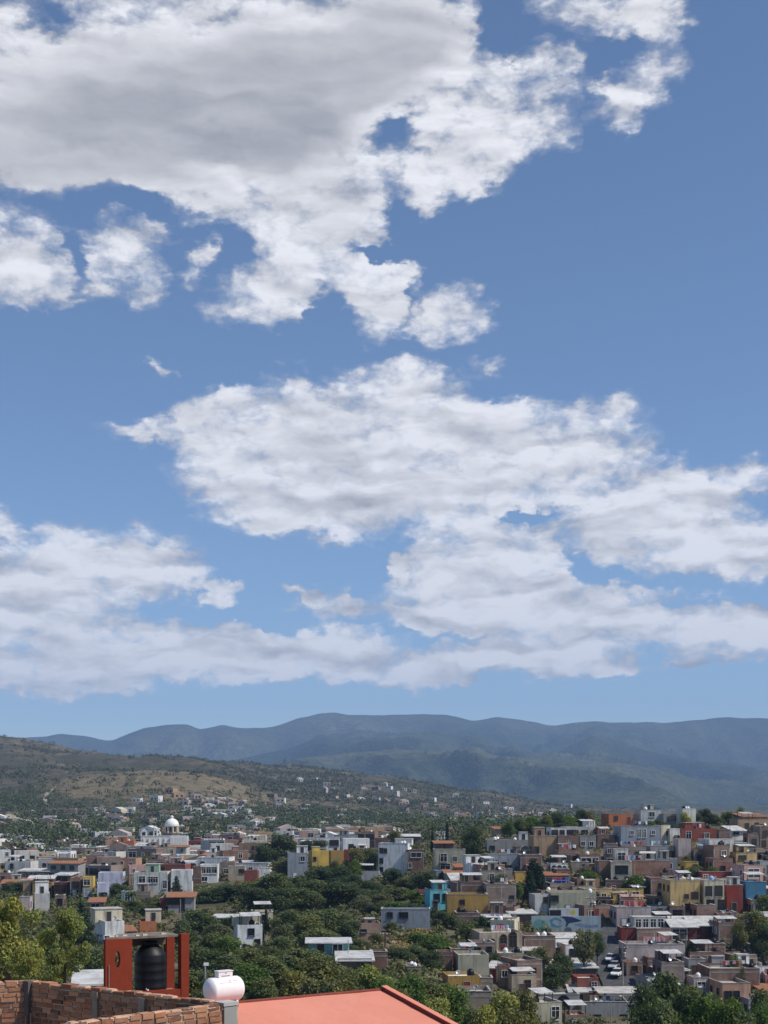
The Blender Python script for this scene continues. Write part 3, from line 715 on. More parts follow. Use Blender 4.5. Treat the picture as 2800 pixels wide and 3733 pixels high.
def house(short, px0, px1, yt, yb, col, label=None, D=None, rz=None, dep=None, roof='pale', win=None, side=None, tanks='', hut=None, canopy=None,
          tile=0, par=.55, door=None, lower=None, cat='house', name='house', far=False, arch=False, fr=None, group=None, balcony=False, seed=None, gable=0, occ=True, deepz=4.5, terrace=0):
    """front wall from px0 to px1 in the picture, roof line at yt, foot at yb (both picture heights); D solved from the ground unless given"""
    r = random.Random(seed if seed is not None else int(px0 * 13 + yt * 7))
    xc = (px0 + px1) / 2
    if D is None: D = solve(xc, yb)
    if rz is None: rz = r.uniform(-.28, .32)
    gxy = spot(xc, D); z0 = wz(yb, D); H = (yb - yt) / FP * D; full = (px1 - px0) / FP * D
    if dep is None: dep = r.uniform(6, 8.5) if D < 700 else r.uniform(7, 10)
    dep = min(dep, max(3.5, full * 1.3))
    W = max(1.6, (full - .8 * dep * abs(math.sin(rz - math.atan2(gxy.x, D)))) / math.cos(rz))
    o = thing(name, (gxy.x, D, z0), rz, label, cat, group)
    wm = wallmat(col); h2 = W / 2; bot = min(-deepz, gz(xc, D) - z0 - 1.5)
    # walls: a shell with a parapet and a sunken roof
    w = MB(); t = .18
    if gable:
        zg = H - gable
        w.prism([(-h2, bot), (h2, bot), (h2, zg), (0, H - .12), (-h2, zg)], 0, dep)
        rf = MB(); ov = .35
        for sg in (-1, 1):
            rf.prism([(sg * (h2 + ov), zg - ov * gable / h2 + .02), (sg * (h2 + ov), zg - ov * gable / h2 + .17), (0, H + .06), (0, H - .09)][::sg], -ov, dep + ov)
        rf.obj('roof', tiles() if roof in ('tile', 'red') else corrugated('pale_sheet_roof', (.5, .5, .5)), o)
        zr = None
    elif tile:
        zr = None; zt = H - tile
        w.box(-h2, h2, 0, dep, bot, zt - .05)
        w.prism([(-h2 + .0, zt - .05), (h2, zt - .05), (h2, zt), (-h2, zt)], 0.0, dep)
        ov = .45; rf = MB()
        rf.hexa([(-h2 - ov, -ov, zt - .02), (h2 + ov, -ov, zt - .02), (h2 + ov, dep + ov, H - .14), (-h2 - ov, dep + ov, H - .14)], [(-h2 - ov, -ov, zt + .14), (h2 + ov, -ov, zt + .14), (h2 + ov, dep + ov, H), (-h2 - ov, dep + ov, H)])
        rf.obj('roof', tiles() if roof in ('tile', 'red', 'concrete', 'pale') else corrugated('white_sheet_roof', (.66, .66, .64)), o)
        bk = MB()
        bk.hexa([(-h2, dep - t, zt), (h2, dep - t, zt), (h2, dep, zt), (-h2, dep, zt)], [(-h2, dep - t, H - .25), (h2, dep - t, H - .25), (h2, dep, H - .22), (-h2, dep, H - .22)])
        w.add(bk.v, bk.f)
    else:
        zr = max(.8, H - par)
        w.box(-h2, h2, 0, dep, bot, zr, top=False)
        w.box(-h2, h2, 0, t, zr, H, bottom=False); w.box(-h2, h2, dep - t, dep, zr, H, bottom=False)
        w.box(-h2, -h2 + t, t, dep - t, zr, H, bottom=False); w.box(h2 - t, h2, t, dep - t, zr, H, bottom=False)
        rf = MB(); rf.box(-h2 + t, h2 - t, t, dep - t, zr - .15, zr + .01); rf.obj('roof', ROOFS.get(roof, CONCPALE), o)
        if r.random() < .65 and not far:
            cp = MB(); e = .05; hh = .07
            cp.box(-h2 - e, h2 + e, -e, t + e, H + .003, H + hh); cp.box(-h2 - e, -h2 + t + e, t + e, dep + e, H + .003, H + hh); cp.box(h2 - t - e, h2 + e, t + e, dep + e, H + .003, H + hh)
            cp.obj('coping', CONCPALE if r.random() < .6 else (WHITEPAINT if col in ('white', 'offwhite', 'lavender', 'cream') else CONC), o)
    w.obj('wall', wm, o)
    if lower:
        lw = MB(); lw.box(-h2 - .03, h2 + .03, -.05, -.004, bot, H * lower[0]); lw.obj('lower_wall', wallmat(lower[1]), o)
    if PAL[col][0] == 'b' and not far:       # concrete ring beams and posts let into the brickwork
        fm = MB(); zs = [zr if zr else H - .4]
        if H > 4.4: zs.append(zs[0] - 2.7)
        for q in zs:
            if r.random() < .75: fm.box(-h2 - .02, h2 + .02, -.025, .1, q - .22, q)
        for xx in ([-h2, h2 - .22] + ([(-.11)] if W > 5 else [])):
            if r.random() < .6: fm.box(xx - (.02 if xx < -h2 + .01 else 0), xx + .22 + (.02 if xx > h2 - .3 else 0), -.022, .12, bot, (zr or H - .4) - .23)
        if fm.v: fm.obj('concrete_frame', CONC, o)
    f = fr if fr is not None else r.randrange(5)
    top = zr if zr else H - max(tile, gable)
    if win is None:
        win = []
        ns = max(1, int(round((top + .3) / 2.8))); nc = max(1, int(W / 2.9))
        for s_ in range(ns):
            for c_ in range(nc):
                if short is None and r.random() < .22 and W / nc > 2.6:
                    win.append(((c_ + .5) / nc, (top - 2.55 - 2.75 * (ns - 1 - s_) + .35) / H, min(3.2, W / nc * .75), 1.9))
                elif r.random() < (.66 if not far else .5):
                    ww = r.choice([.8, 1.0, 1.0, 1.2, 1.5]); hh = r.choice([1.0, 1.2, 1.2, 1.5])
                    win.append(((c_ + .5 + r.uniform(-.15, .15)) / nc, (top - 2.55 - 2.75 * (ns - 1 - s_) + .85 + r.uniform(-.1, .1)) / H, ww, hh))
    for q in win:
        fx, fz, ww, hh = q[:4]; x = -h2 + fx * W
        if fz * H + hh > top - .1: hh = max(.5, top - .1 - fz * H)
        ww = min(ww, W * .6)
        if ww < .35: continue
        add_window(o, x, 0, fz * H, ww, hh, 0, f, arch)
        if balcony and hh > 1.5:
            bl = MB(); zb = fz * H - .22
            bl.box(x - ww / 2 - .4, x + ww / 2 + .4, -.8, -.18, zb, zb + .1)
            for k in range(9): bl.box(x - ww / 2 - .38 + k * (ww + .74) / 8, x - ww / 2 - .36 + k * (ww + .74) / 8, -.79, -.77, zb + .1, zb + .9, 1)
            bl.box(x - ww / 2 - .4, x + ww / 2 + .4, -.8, -.76, zb + .9, zb + .94, 1)
            bl.obj('balcony', [CONC, IRON], o)
    # the flank that the camera or the sun sees
    sg = 1 if (rz - math.atan2(gxy.x, D)) > 0 else -1
    if (side if side is not None else r.random() < .5) and not far and dep > 3:
        for k in range(1 if dep < 5.5 else 2):
            y = dep * (k + .5 + r.uniform(-.12, .12)) / (1 if dep < 5.5 else 2); zz = top - 1.7
            if zz > .4: add_window(o, sg * h2, y, zz, r.choice([.8, 1.0, 1.2]), 1.1, sg * math.pi / 2, f)
    if (door if door is not None else (not far and r.random() < .35 and W > 2.6)):
        add_door(o, -h2 + W * r.uniform(.15, .85) if door is None or door is True else -h2 + W * door, 0, .02, 1.0, 2.1, 0, r.choice([WOOD, IRON, flat('dark_red_door', (.2, .03, .03)), WHITEPAINT]))
    # stair hut on the roof
    if zr is not None and not far:
        if hut is None: hut = r.random() < .3 and W > 4
        if hut:
            hw, hd, hh2 = (r.uniform(1.8, 2.8), 2.4, r.uniform(1.6, 2.4)) if hut is True else hut[:3]
            hx = -h2 + t + .1 + hw / 2 + r.random() * max(0, W - 2 * t - hw - .3) if hut is True else -h2 + hut[3] * W
            hy = dep - t - hd - .1 if dep > 4 else t + .2
            hb = MB(); hb.box(hx - hw / 2, hx + hw / 2, hy, hy + hd, zr + .012, zr + hh2); hb.box(hx - hw / 2 - .12, hx + hw / 2 + .12, hy - .12, hy + hd + .12, zr + hh2 + .003, zr + hh2 + .14, 1)
            s_ = hb.obj('stair_hut', [wallmat(hut[4]) if hut is not True and len(hut) > 4 else wm, CONCPALE], o)
            if hh2 > 1.8: add_door(s_, hx, hy, zr + .03, .8, min(1.9, hh2 - .25), 0, IRON)
        if canopy is None: canopy = r.random() < .16 and W > 3.5
        if canopy:
            cw, cd = (min(W - .6, r.uniform(2.4, 4.5)), min(dep - .8, 3.2)) if canopy is True else canopy[:2]
            cx = r.uniform(-.5, .5) * (W - cw) * .8 if canopy is True else -h2 + canopy[2] * W
            ch = (zr + 2.1) if canopy is True or len(canopy) < 4 else zr + canopy[3]
            cm = corrugated('white_sheet_roof', (.66, .66, .64)) if canopy is True or len(canopy) < 5 else canopy[4]
            cp = MB(); y0 = t + .15
            cp.hexa([(cx - cw / 2, y0 - .4, ch), (cx + cw / 2, y0 - .4, ch), (cx + cw / 2, y0 + cd, ch + .35), (cx - cw / 2, y0 + cd, ch + .35)], [(cx - cw / 2, y0 - .4, ch + .06), (cx + cw / 2, y0 - .4, ch + .06), (cx + cw / 2, y0 + cd, ch + .41), (cx - cw / 2, y0 + cd, ch + .41)])
            c_ = cp.obj('canopy', cm, o)
            for px_ in (cx - cw / 2 + .12, cx + cw / 2 - .12):
                for py_ in (y0, y0 + cd - .15):
                    MB().box(px_ - .06, px_ + .06, py_ - .06, py_ + .06, zr + .012, ch + .02 + (.3 if py_ > y0 else 0)).obj('post', IRON, c_)
    # tanks: letters b, w, u with optional place 0-9 along the front
    M = Matrix.Translation((gxy.x, D, z0)) @ Matrix.Rotation(rz, 4, 'Z')
    if zr is not None:
        for i in range(0, len(tanks), 2):
            c_ = {'b': 'black', 'w': 'white', 'u': 'blue'}[tanks[i]]; fx = (int(tanks[i + 1]) + .5) / 10
            zt_ = zr + .012
            water_tank(M @ Vector((-h2 + .7 + fx * max(.1, W - 1.4), min(dep - .8, .95 + r.random() * 1.2), zt_)), c_, short, r.uniform(.85, 1.1), 'first' if i == 0 else 'second')
    if occ: OCC.append((gxy.x - math.sin(rz) * dep / 2, D + math.cos(rz) * dep / 2, max(2.0, (W + dep) / 4.6)))
    HOUSES.append((o, short, xc, (yt + yb) / 2, col, label, D, zr, W, dep, H))
    return o
# ------------------------------------------------------------------ the town, house by house
H = house
# -- right hillside, crest
H('orange red house on the crest', 1314,1368,1758,1781,'orange', D=392, rz=.15, roof='red', hut=False, win=[(.3,.45,1,1.2)])
H('pale grey house on the crest', 1382,1430,1749,1776,'lightgrey', D=392, rz=.1, win=[(.55,.45,1.6,1.4)], hut=(3,2.4,2,.6), tanks='w2')
H('dark slatted shed on the crest', 1430,1474,1758,1778,'grey', D=388, rz=.05, win=[(.5,.3,2.5,1)], roof='concrete')
H('tall whitewashed block on the crest', 1474,1504,1747,1778,'offwhite', D=384, rz=.2, tanks='b0w3w6', win=[], hut=False)
H('tan brick house with tiled porch roof', 1600,1662,1757,1790,'brickpale', D=378, rz=.1, tile=1.0, roof='tile')
H('tan house at the end of the crest', 1590,1664,1770,1797,'tan', D=366, rz=.12, win=[(.3,.35,.9,1.1),(.62,.35,1,1.2)])
H('white cube above the long grey house', 1266,1286,1773,1790,'white', D=376, rz=.15, win=[], hut=False)
H('long grey house with a pale band', 1222,1290,1786,1810,'lightgrey', D=372, rz=.1, win=[(.15,.3,2.6,1.2),(.6,.35,1.6,1)], hut=False)
H('white house with two dark windows', 1190,1224,1788,1813,'white', D=370, rz=.12, win=[(.25,.28,1.7,2.1),(.72,.4,1.2,1.3)], hut=False, canopy=False)
H('orange plastered house below the crest', 1288,1318,1786,1808,'orange', D=370, rz=-.05, win=[(.5,.4,1,1)], roof='red', hut=False)
H('grey blue apartment house with four windows', 1338,1430,1785,1832,'bluegrey', rz=.08, win=[(.28,.62,.9,1.0),(.47,.5,.7,2.0),(.6,.5,.7,2.0),(.82,.64,.9,.9)], hut=False, canopy=False, tanks='')
H('narrow cream house stained by rain', 1426,1450,1783,1826,'cream', rz=.3, win=[(.75,.5,.8,1)], hut=False)
H('cream house with peeling corner', 1446,1470,1790,1826,'offwhite', rz=.25, win=[(.7,.25,1.3,1.4)], hut=False)
H('wide dark red house with upper terrace', 1468,1554,1790,1818,'brickred', rz=.06, roof='red', win=[(.2,.25,1.3,1.9),(.7,.3,1.2,1.2)], hut=(5,3,2.0,.45,'brickred'), tanks='b8')
H('tall rose brick tower house', 1548,1584,1792,1843,'brick', rz=-.1, win=[], hut=False, canopy=False)
H('white house with sloping white roof', 1580,1612,1784,1824,'white', rz=.22, win=[(.3,.55,1.4,1.6)], tile=1.3, roof='sheet', lower=(.22,'bluegrey'))
H('brown house with one small window', 1612,1642,1800,1840,'brickdark', rz=.02, win=[(.6,.4,1,1.3)], tanks='b0')
H('grey brown house with white doorway', 1638,1666,1785,1830,'brickgrey', rz=.05)
H('pale house under the tiled porch', 1628,1664,1782,1802,'beige', rz=.1, win=[(.3,.3,1,1),(.7,.3,1,1.2)])
# -- crest, middle
H('grey shed beside the hilltop trees', 1106,1152,1785,1804,'grey', rz=.1, win=[(.7,.2,2.6,1.4)], roof='concrete')
H('low tan roofed house under hilltop trees', 1070,1112,1786,1806,'beige', rz=.1, tile=.7, roof='tile')
H('grey terrace wall house with white rooftop huts', 1050,1152,1814,1838,'grey', rz=.02, win=[(.12,.1,1.2,1)], hut=(2.2,2,2.4,.85,'white'), tanks='w1w6')
H('rust orange house with ruined gable', 1152,1204,1806,1848,'tan', rz=.1, win=[(.12,.12,1.2,1.6)], roof='red', hut=(2.6,2.4,2.6,.4,'tan'))
H('dark brown block beside the ruined gable', 1204,1252,1806,1842,'brickdark', rz=.05, win=[(.5,.15,.8,1.8)], hut=False)
H('grey house with two small windows', 1250,1290,1805,1836,'grey', rz=.04, win=[(.2,.3,1,1),(.72,.3,1,1)], hut=False)
H('brown house under the orange one', 1288,1330,1803,1832,'brickdark', rz=.05)
H('brown house with an arched opening', 1114,1154,1829,1852,'brickdark', rz=.06, win=[(.5,.2,2.4,1.2)], arch=True)
H('pale grey house with ladder windows', 1054,1138,1846,1886,'bluegrey', rz=.05, win=[(.42,.25,1.0,1.5),(.55,.1,.9,1.4),(.3,.12,.8,1.0)], hut=False, canopy=False)
H('brick house with a domed shrine', 1204,1256,1836,1866,'brick', rz=.05, win=[(.3,.2,1.2,1.2),(.75,.2,1,1.2)], tanks='b8')
H('brick house with two wide openings', 1250,1300,1846,1872,'brick', rz=.04, win=[(.3,.3,2.4,1.2),(.75,.3,1.4,1.2)], fr=0, tanks='w3')
H('arcaded house with white arches', 1188,1228,1866,1890,'white', rz=.05, win=[(.2,.1,1.5,1.3),(.5,.1,1.5,1.3),(.8,.1,1.2,1.3)], arch=True, hut=False)
H('house with a terracotta awning', 1176,1230,1886,1914,'brown', rz=.05, tile=.6, roof='tile', win=[(.3,.15,3,1.4),(.7,.15,2,1.4)])
H('grey brown house crowded by antennas', 1327,1400,1829,1866,'brickgrey', rz=.04, tanks='b0w6', win=[(.7,.5,.8,.8)])
H('dark grey house with rooftop tank', 1402,1460,1828,1862,'grey', rz=.08, win=[(.45,.5,.9,1),(.9,.2,1.2,1.8)])
H('tall rose grey concrete house', 1462,1496,1812,1866,'palepink', rz=.03, win=[], hut=False, canopy=False, lower=(.3,'brickgrey'))
H('grey house with a blue tin lean to', 1494,1542,1833,1866,'brickgrey', rz=.03, win=[(.3,.3,1,1.2)], canopy=(4,2.5,.75,1.2,corrugated('blue_sheet_roof', (.25,.38,.48))), hut=False)
H('rose brown house under the brick tower', 1536,1588,1854,1892,'brick', rz=.06, win=[(.5,.3,1,1)])
H('ochre house with planted terrace', 1586,1640,1842,1876,'mustard', rz=.1, win=[(.2,.6,.7,1.1),(.4,.6,.7,1.1)], tanks='')
H('yellow gatehouse with a small garden', 1478,1512,1862,1888,'yellow', rz=.05, win=[(.75,.1,1,2)], hut=False)
H('long brick house with a blank wall', 1290,1452,1860,1898,'brick', rz=.02, win=[], hut=False, canopy=False, dep=6)
H('brick house above the garden yard', 1244,1298,1898,1926,'brick', rz=.05, tanks='w1', win=[(.3,.2,1,1.6)])
# -- right hillside, middle row
H('long dark red house', 1510,1608,1883,1908,'red', rz=.04, roof='red', win=[(.1,.2,1,1.4)], hut=False, tanks='w8')
H('rose brown house beside the ochre front', 1402,1448,1896,1944,'brick', rz=.02, win=[(.6,.55,1.2,.9)], hut=False)
H('three storey ochre front with red windows', 1442,1518,1902,1982,'mustard', rz=.03, win=[(.55,.52,.8,.8),(.83,.5,1.4,1.4),(.6,.19,1.2,1.4),(.84,.2,1.2,1.4)], fr=2, tanks='w2w8', hut=False, lower=(.12,'cream'))
H('cream front with four iron balconies', 1516,1570,1902,1982,'cream', rz=.04, win=[(.22,.58,1.3,2.0),(.72,.58,1.5,2.1),(.3,.2,1.5,2.1),(.85,.2,1.3,2.1)], fr=1, balcony=True, tanks='u4', hut=False)
H('dark red blank front', 1566,1610,1912,1972,'red', rz=.05, win=[], hut=(2.2,2.2,2.0,.75,'offwhite'), roof='pale')
H('deep blue house behind the olive tree', 1604,1662,1905,1960,'blue', rz=.04, win=[], hut=False)
H('butter yellow house with red roof', 1326,1394,1920,1946,'yellow', rz=.06, roof='red', win=[(.3,.25,1.3,1.6),(.72,.25,1.5,1.6)], canopy=(3,2.6,.85,.9), hut=False, tanks='b5')
H('yellow house with a pink awning', 1322,1400,1945,1968,'yellow', rz=.05, win=[(.2,.2,1.4,1.4)], canopy=(5,2.6,.6,1.3,corrugated('pink_sheet_roof',(.55,.33,.28))), tanks='b5')
H('pale plum house by the ochre front', 1328,1410,1960,2006,'palepink', rz=.04, win=[(.4,.3,.8,.8)], tanks='b9')
H('teal ended brown house', 1400,1446,1958,1984,'bluegrey', rz=.05, win=[(.3,.3,1,1)])
H('big olive house over the mural', 1186,1292,1928,1976,'olive', rz=.03, win=[(.08,.6,1.6,1.4),(.6,.15,.8,1.0)], tanks='w9', hut=False)
H('pale garage beside the dark cypress', 1154,1188,1932,1976,'lightgrey', rz=.2, win=[(.75,.6,.8,1.2)], hut=False)
H('low house with blue tarpaulin', 1186,1244,1908,1932,'brickgrey', rz=.05, canopy=(3.5,2.5,.5,1.0,flat('blue_tarpaulin',(.05,.07,.3),.6)), tanks='w0b3')
H('cream shop with white gate', 1234,1290,1914,1934,'beige', rz=.05)
H('brown grey house beside the big ochre wall', 1050,1116,1910,1972,'brickgrey', rz=.05, win=[(.85,.45,.9,.9)], tanks='b1w7', hut=False)
H('big ochre wall house', 964,1056,1932,1985,'ochre', rz=.0, win=[(.37,.58,1,1.0)], hut=False, canopy=False)
H('turquoise house', 926,976,1922,1966,'turquoise', rz=.15, win=[(.33,.45,1.2,1.5),(.75,.45,1.1,1.5)], fr=1, hut=(3.0,2.4,1.9,.65,'turquoise'), tanks='')
H('red brown house beside the turquoise one', 904,930,1923,1952,'brickred', rz=.1, win=[(.5,.25,2.2,1.3)], hut=False)
H('grey garden house with paired windows', 822,930,1964,2012,'bluegrey', rz=-.03, win=[(.18,.62,1,1.2),(.42,.6,.9,1.1),(.5,.6,.9,1.1)], hut=False, canopy=False, dep=5)
H('pink house with sloping roof', 976,1020,1888,1926,'pink', rz=.1, tile=1.5, roof='pink', win=[])
H('lavender house above the turquoise one', 946,984,1904,1926,'lavender', rz=.12, win=[(.75,.1,1.2,1.4)], hut=False)
H('small grey blue house', 942,972,1881,1904,'bluegrey', rz=.1, win=[], hut=False)
H('white house with red doorway', 1014,1060,1864,1910,'white', rz=.25, win=[(.82,.55,.8,1.2)], hut=(3.6,3,2.2,.35,'white'), tanks='b6', door=.5)
H('terrace house with hedge', 1058,1108,1878,1908,'grey', rz=.05, win=[(.2,.2,1,1)], hut=False)
H('mustard corner house', 1112,1138,1884,1914,'yellow', rz=.0, win=[], hut=False)
H('olive beige house with balcony', 938,1006,1835,1880,'olive', rz=.03, win=[(.3,.42,1.6,2.0),(.66,.42,1,1.3),(.35,.04,2.4,1.5)], balcony=True, hut=False)
H('dark roofed house behind the olive beige one', 940,980,1817,1840,'brown', rz=.05, tile=.7, roof='tile')
H('white garden wall house between cypresses', 936,968,1797,1816,'white', rz=.1, win=[], hut=False)
H('rose brick house with dark blue loggia', 878,916,1836,1884,'brickdark', rz=.0, win=[(.55,.68,5,1.5),(.2,.2,.8,1.2)], hut=False)
H('tall whitewashed house with stacked windows', 814,884,1822,1896,'white', rz=-.12, win=[(.1,.72,.9,1.3),(.1,.42,.9,1.3),(.1,.16,.9,1.3),(.24,.72,.8,1.2)], tanks='w9w8', hut=(4.5,3,1.6,.8,'white'), canopy=False)
H('white roofed villa', 838,908,1802,1826,'brown', rz=.05, tile=.9, roof='sheet', win=[(.4,.1,3,1.5),(.75,.1,2,1.5)])
H('grey garden wall house', 768,820,1882,1902,'lightgrey', rz=-.05, win=[], hut=False, dep=4)
H('grey hilltop house with white annex', 704,784,1810,1832,'grey', rz=.05, win=[(.2,.3,1,1)], hut=(3,2.6,2.2,.85,'white'), tanks='b5')
H('deep red house beside the gazebo', 742,772,1836,1872,'red', rz=.0, win=[], hut=False)
H('dark brown red house behind shrubs', 770,798,1838,1876,'brown', rz=.0, win=[(.6,.3,1,1.2)])
H('terraced dark house with white railing', 794,822,1842,1890,'bluegrey', rz=-.1, win=[(.4,.6,2,1.5),(.4,.2,2,1.6)])
H('tall ochre house', 712,746,1838,1878,'ochre', rz=.15, win=[], hut=False)
H('white and yellow house', 670,716,1838,1872,'yellow', rz=.2, win=[(.15,.4,.8,1)], hut=(2.4,2.2,1.6,.35,'yellow'))
H('grey house over the wooded gully', 618,668,1842,1902,'bluegrey', rz=.08, win=[(.75,.7,1.2,1.3)], hut=(3,2.6,2.2,.75,'white'))
# -- lower right
H('sloping roofed lean to by the mural', 1102,1158,1968,1996,'brickdark', rz=.08, tile=.6, roof='sheet', win=[])
H('rooftop terrace house with pots', 1034,1122,1990,2020,'brickgrey', rz=.05, win=[(.5,.3,2.6,1.3),(.75,.3,1.6,1.4)], canopy=(6,2.6,.45,1.3,corrugated('white_sheet_roof',(.66,.66,.64))))
H('cream house with arches', 1034,1130,2014,2064,'beige', rz=.12, win=[(.12,.35,1.0,1.1),(.3,.35,1.0,1.1),(.56,.4,1.2,1.6),(.78,.35,1.4,2.2)], arch=True, fr=2, hut=False, canopy=False, tanks='w7')
H('orange bay beside the arches', 1078,1102,2034,2064,'orange', D=None, rz=.1, win=[], hut=False, dep=3.5)
H('small grey house with a barred window', 1020,1070,2036,2078,'brickgrey', rz=.1, win=[(.22,.42,1.1,1.1),(.75,.5,.8,1)], hut=False)
H('brick red house with stepped roof', 974,1024,2050,2096,'brickred', rz=.1, win=[(.7,.55,1.4,1.2)], roof='white', canopy=(3,2.5,.8,1.0), tanks='w4')
H('dark brick house beside the red one', 942,978,2056,2100,'brickdark', rz=.0, win=[], hut=False)
H('white roofed brick barn', 1196,1262,2022,2060,'brickdark', rz=.08, tile=2.2, roof='sheet', win=[])
H('brick house with white tanks', 1130,1202,2022,2072,'brickdark', rz=.05, roof='white', tanks='w4w7', hut=False, win=[])
H('rose brown house in the yard', 1112,1158,2068,2108,'brick', rz=.05, hut=False, win=[(.3,.4,.8,.9)])
H('brown house with open doorway', 1076,1104,2086,2132,'brickdark', rz=.0, win=[(.5,.5,.9,1.0)], hut=False)
H('beige porch house', 1102,1162,2106,2152,'beige', rz=.2, win=[(.65,.2,1,2)], roof='white', canopy=(4,2.5,.5,1.2), hut=False)
H('ochre house with dark red doorway', 966,1038,2108,2150,'ochre', rz=.1, win=[], door=.6, tanks='b8', roof='white', hut=False)
H('stone end house', 1036,1066,2112,2160,'stone', rz=.0, win=[], hut=False)
H('tan stone house with long wall', 990,1064,2142,2214,'stone', rz=.02, win=[], hut=False)
H('white shed roofs house', 1198,1292,2080,2112,'brown', rz=.08, tile=1.0, roof='sheet', win=[(.3,.1,2,1.4)])
H('red brick house with white eaves', 1244,1296,2112,2156,'brickred', rz=.05, roof='white', win=[(.8,.4,.9,1.4)], hut=False)
H('grey barrel fronted house', 1162,1256,2148,2182,'grey', rz=.02, win=[(.6,.1,2,1.2)], arch=True, hut=False)
H('beige hut with white framed skylight', 1134,1222,2166,2212,'olive', rz=.3, win=[(.8,.2,1.3,2.0)], fr=0, tanks='b2', hut=False)
H('grey block house with open upper floor', 1248,1392,2164,2226,'grey', D=236, rz=.02, win=[(.28,.3,1.1,1.2),(.72,.3,1.4,1.2),(.95,.3,1,1.2)], hut=False, dep=8, par=.9,
  canopy=(8,6,.68,2.3,CONCPALE))
H('brick stub house', 1220,1270,2192,2230,'brickpale', D=228, rz=.1, win=[], hut=False)
H('brick house with glass veranda', 1373,1454,2006,2046,'brick', rz=.1, win=[], hut=(6.4,3,2.4,.55,'offwhite'), canopy=False)
vh = [c for c in bpy.data.objects if c.name.startswith('stair_hut')][-1]; vh.name = 'veranda'
for c in list(vh.children): bpy.data.objects.remove(c)
bb = [v.co for v in vh.data.vertices]; vx, vy, vz = (min(v.x for v in bb) + max(v.x for v in bb)) / 2, min(v.y for v in bb) + .12, min(v.z for v in bb)
for i_ in range(4): add_window(vh, vx - 2.3 + i_ * 1.53, vy, vz + .45, 1.1, 1.6, 0, 0)
H('dark red garage', 1338,1378,2004,2044,'red', rz=.0, win=[], hut=False)
H('open barn with blue white sheet roof', 1447,1510,1984,2040,'darkred', rz=.03, tile=1.8, roof='sheet', win=[(.3,.2,3,2)], dep=6)
H('dark red house under sheet roof', 1495,1566,1984,2032,'darkred', rz=.04, tile=1.5, roof='sheet', win=[(.5,.3,1.2,1.4)], tanks='')
H('brown stone house with tin awning', 1547,1620,1992,2046,'brickdark', rz=.06, win=[(.75,.35,.8,1.3)], tanks='w1', canopy=(4,2.6,.3,1.2))
H('long pale grey house with stepped wall', 1346,1486,2040,2094,'palepink', rz=.02, win=[(.9,.2,1,1.4)], tanks='b4', hut=False, canopy=False)
H('brick house in front of the pale grey wall', 1394,1456,2068,2106,'brickdark', rz=.05, win=[], tanks='', hut=False)
H('small brick house by the street', 1352,1390,2078,2112,'brick', rz=.1, tanks='w8', win=[(.5,.4,1,1)])
H('brown house with washing on the roof', 1484,1572,2056,2096,'brickdark', rz=.04, win=[], hut=False)
H('grey box house with white door', 1484,1528,2072,2110,'grey', rz=.06, win=[(.85,.2,1,1.9)], hut=False)
H('big brick house with concrete bands', 1524,1650,2092,2150,'brickdark', rz=.04, win=[], tanks='b9', hut=False, canopy=False)
H('half built salmon house', 1554,1628,2124,2182,'salmon', rz=.1, win=[(.2,.4,1.2,1.4),(.5,.4,1.0,1.4)], hut=False)
H('pale fronted house with shining tank', 1496,1534,2112,2154,'palepink', rz=.1, win=[(.5,.55,1.4,.8)], tanks='w4')
H('brown house at the edge of the view', 1624,1664,2042,2084,'brickdark', rz=.05)
H('low house among rubble roofs', 728,806,2064,2112,'brickdark', rz=.05, tile=.8, roof='sheet', win=[])
H('green and brick pavilion', 662,758,2034,2070,'teal', D=205, rz=.05, tile=.25, roof='sheet', win=[(.72,.35,1.4,1.5)], lower=None)
H('roofless brick ruin', 766,826,1994,2034,'brickpale', rz=.1, win=[(.3,.5,1,1)], par=1.6)
H('brown house under the dry slope', 800,838,2056,2100,'brickdark', rz=.05, win=[])
H('pale brick tower with white tanks', 878,910,2088,2140,'stone', D=210, rz=.05, win=[], tanks='w2w7', hut=False)
H('white modern house with two wings', 504,576,1998,2056,'white', rz=.2, win=[(.55,.6,1.0,1.4),(.8,.2,.9,1.2),(.3,.15,.6,.6)], hut=(3,3,1.6,.25,'cream'), tanks='b6w5')
H('cream house behind the tall cypress', 540,596,1970,2002,'cream', rz=.15, win=[(.55,.4,.7,1.4)], hut=False)
H('flat roofed house among the gully trees', 456,530,1980,2002,'brown', rz=.0, tile=.3, roof='sheet', win=[(.6,.1,3,1.4)])
H('brick hut in the gully', 456,514,2072,2100,'brickgrey', D=200, rz=.2, win=[(.6,.2,1,1.4)], canopy=False)
# -- middle left
H('big white house with blank flank', 364,420,1880,1932,'white', rz=.1, win=[], hut=False, canopy=False, tanks='', par=.9)
H('pale house with railed terrace', 284,366,1884,1934,'offwhite', rz=.04, win=[(.25,.55,1.6,1.6),(.5,.55,1.2,1.5),(.65,.55,1.2,1.5),(.93,.3,1,2)], hut=(3.4,3,2.4,.5,'green'), canopy=False)
H('grey house below the railed terrace', 284,330,1926,1950,'brickgrey', rz=.04)
H('white house with pillared windows', 428,474,1868,1908,'white', rz=.06, win=[(.2,.55,1.4,1.7),(.5,.55,1.6,1.7),(.8,.55,1.6,1.7),(.25,.12,1.6,1.2)], fr=0, hut=False, par=.3)
H('brown house beside the pillared windows', 414,436,1872,1910,'brickdark', rz=.0, win=[])
H('mauve grey house', 472,510,1862,1898,'brickgrey', rz=.05, win=[(.4,.3,1.4,1.4)])
H('beige house with small windows', 490,532,1872,1902,'beige', rz=.05, win=[(.75,.55,.9,1),(.9,.55,.7,1)], roof='white')
H('dark red brick house by the gully', 526,558,1880,1912,'brickred', rz=.0, win=[], hut=False)
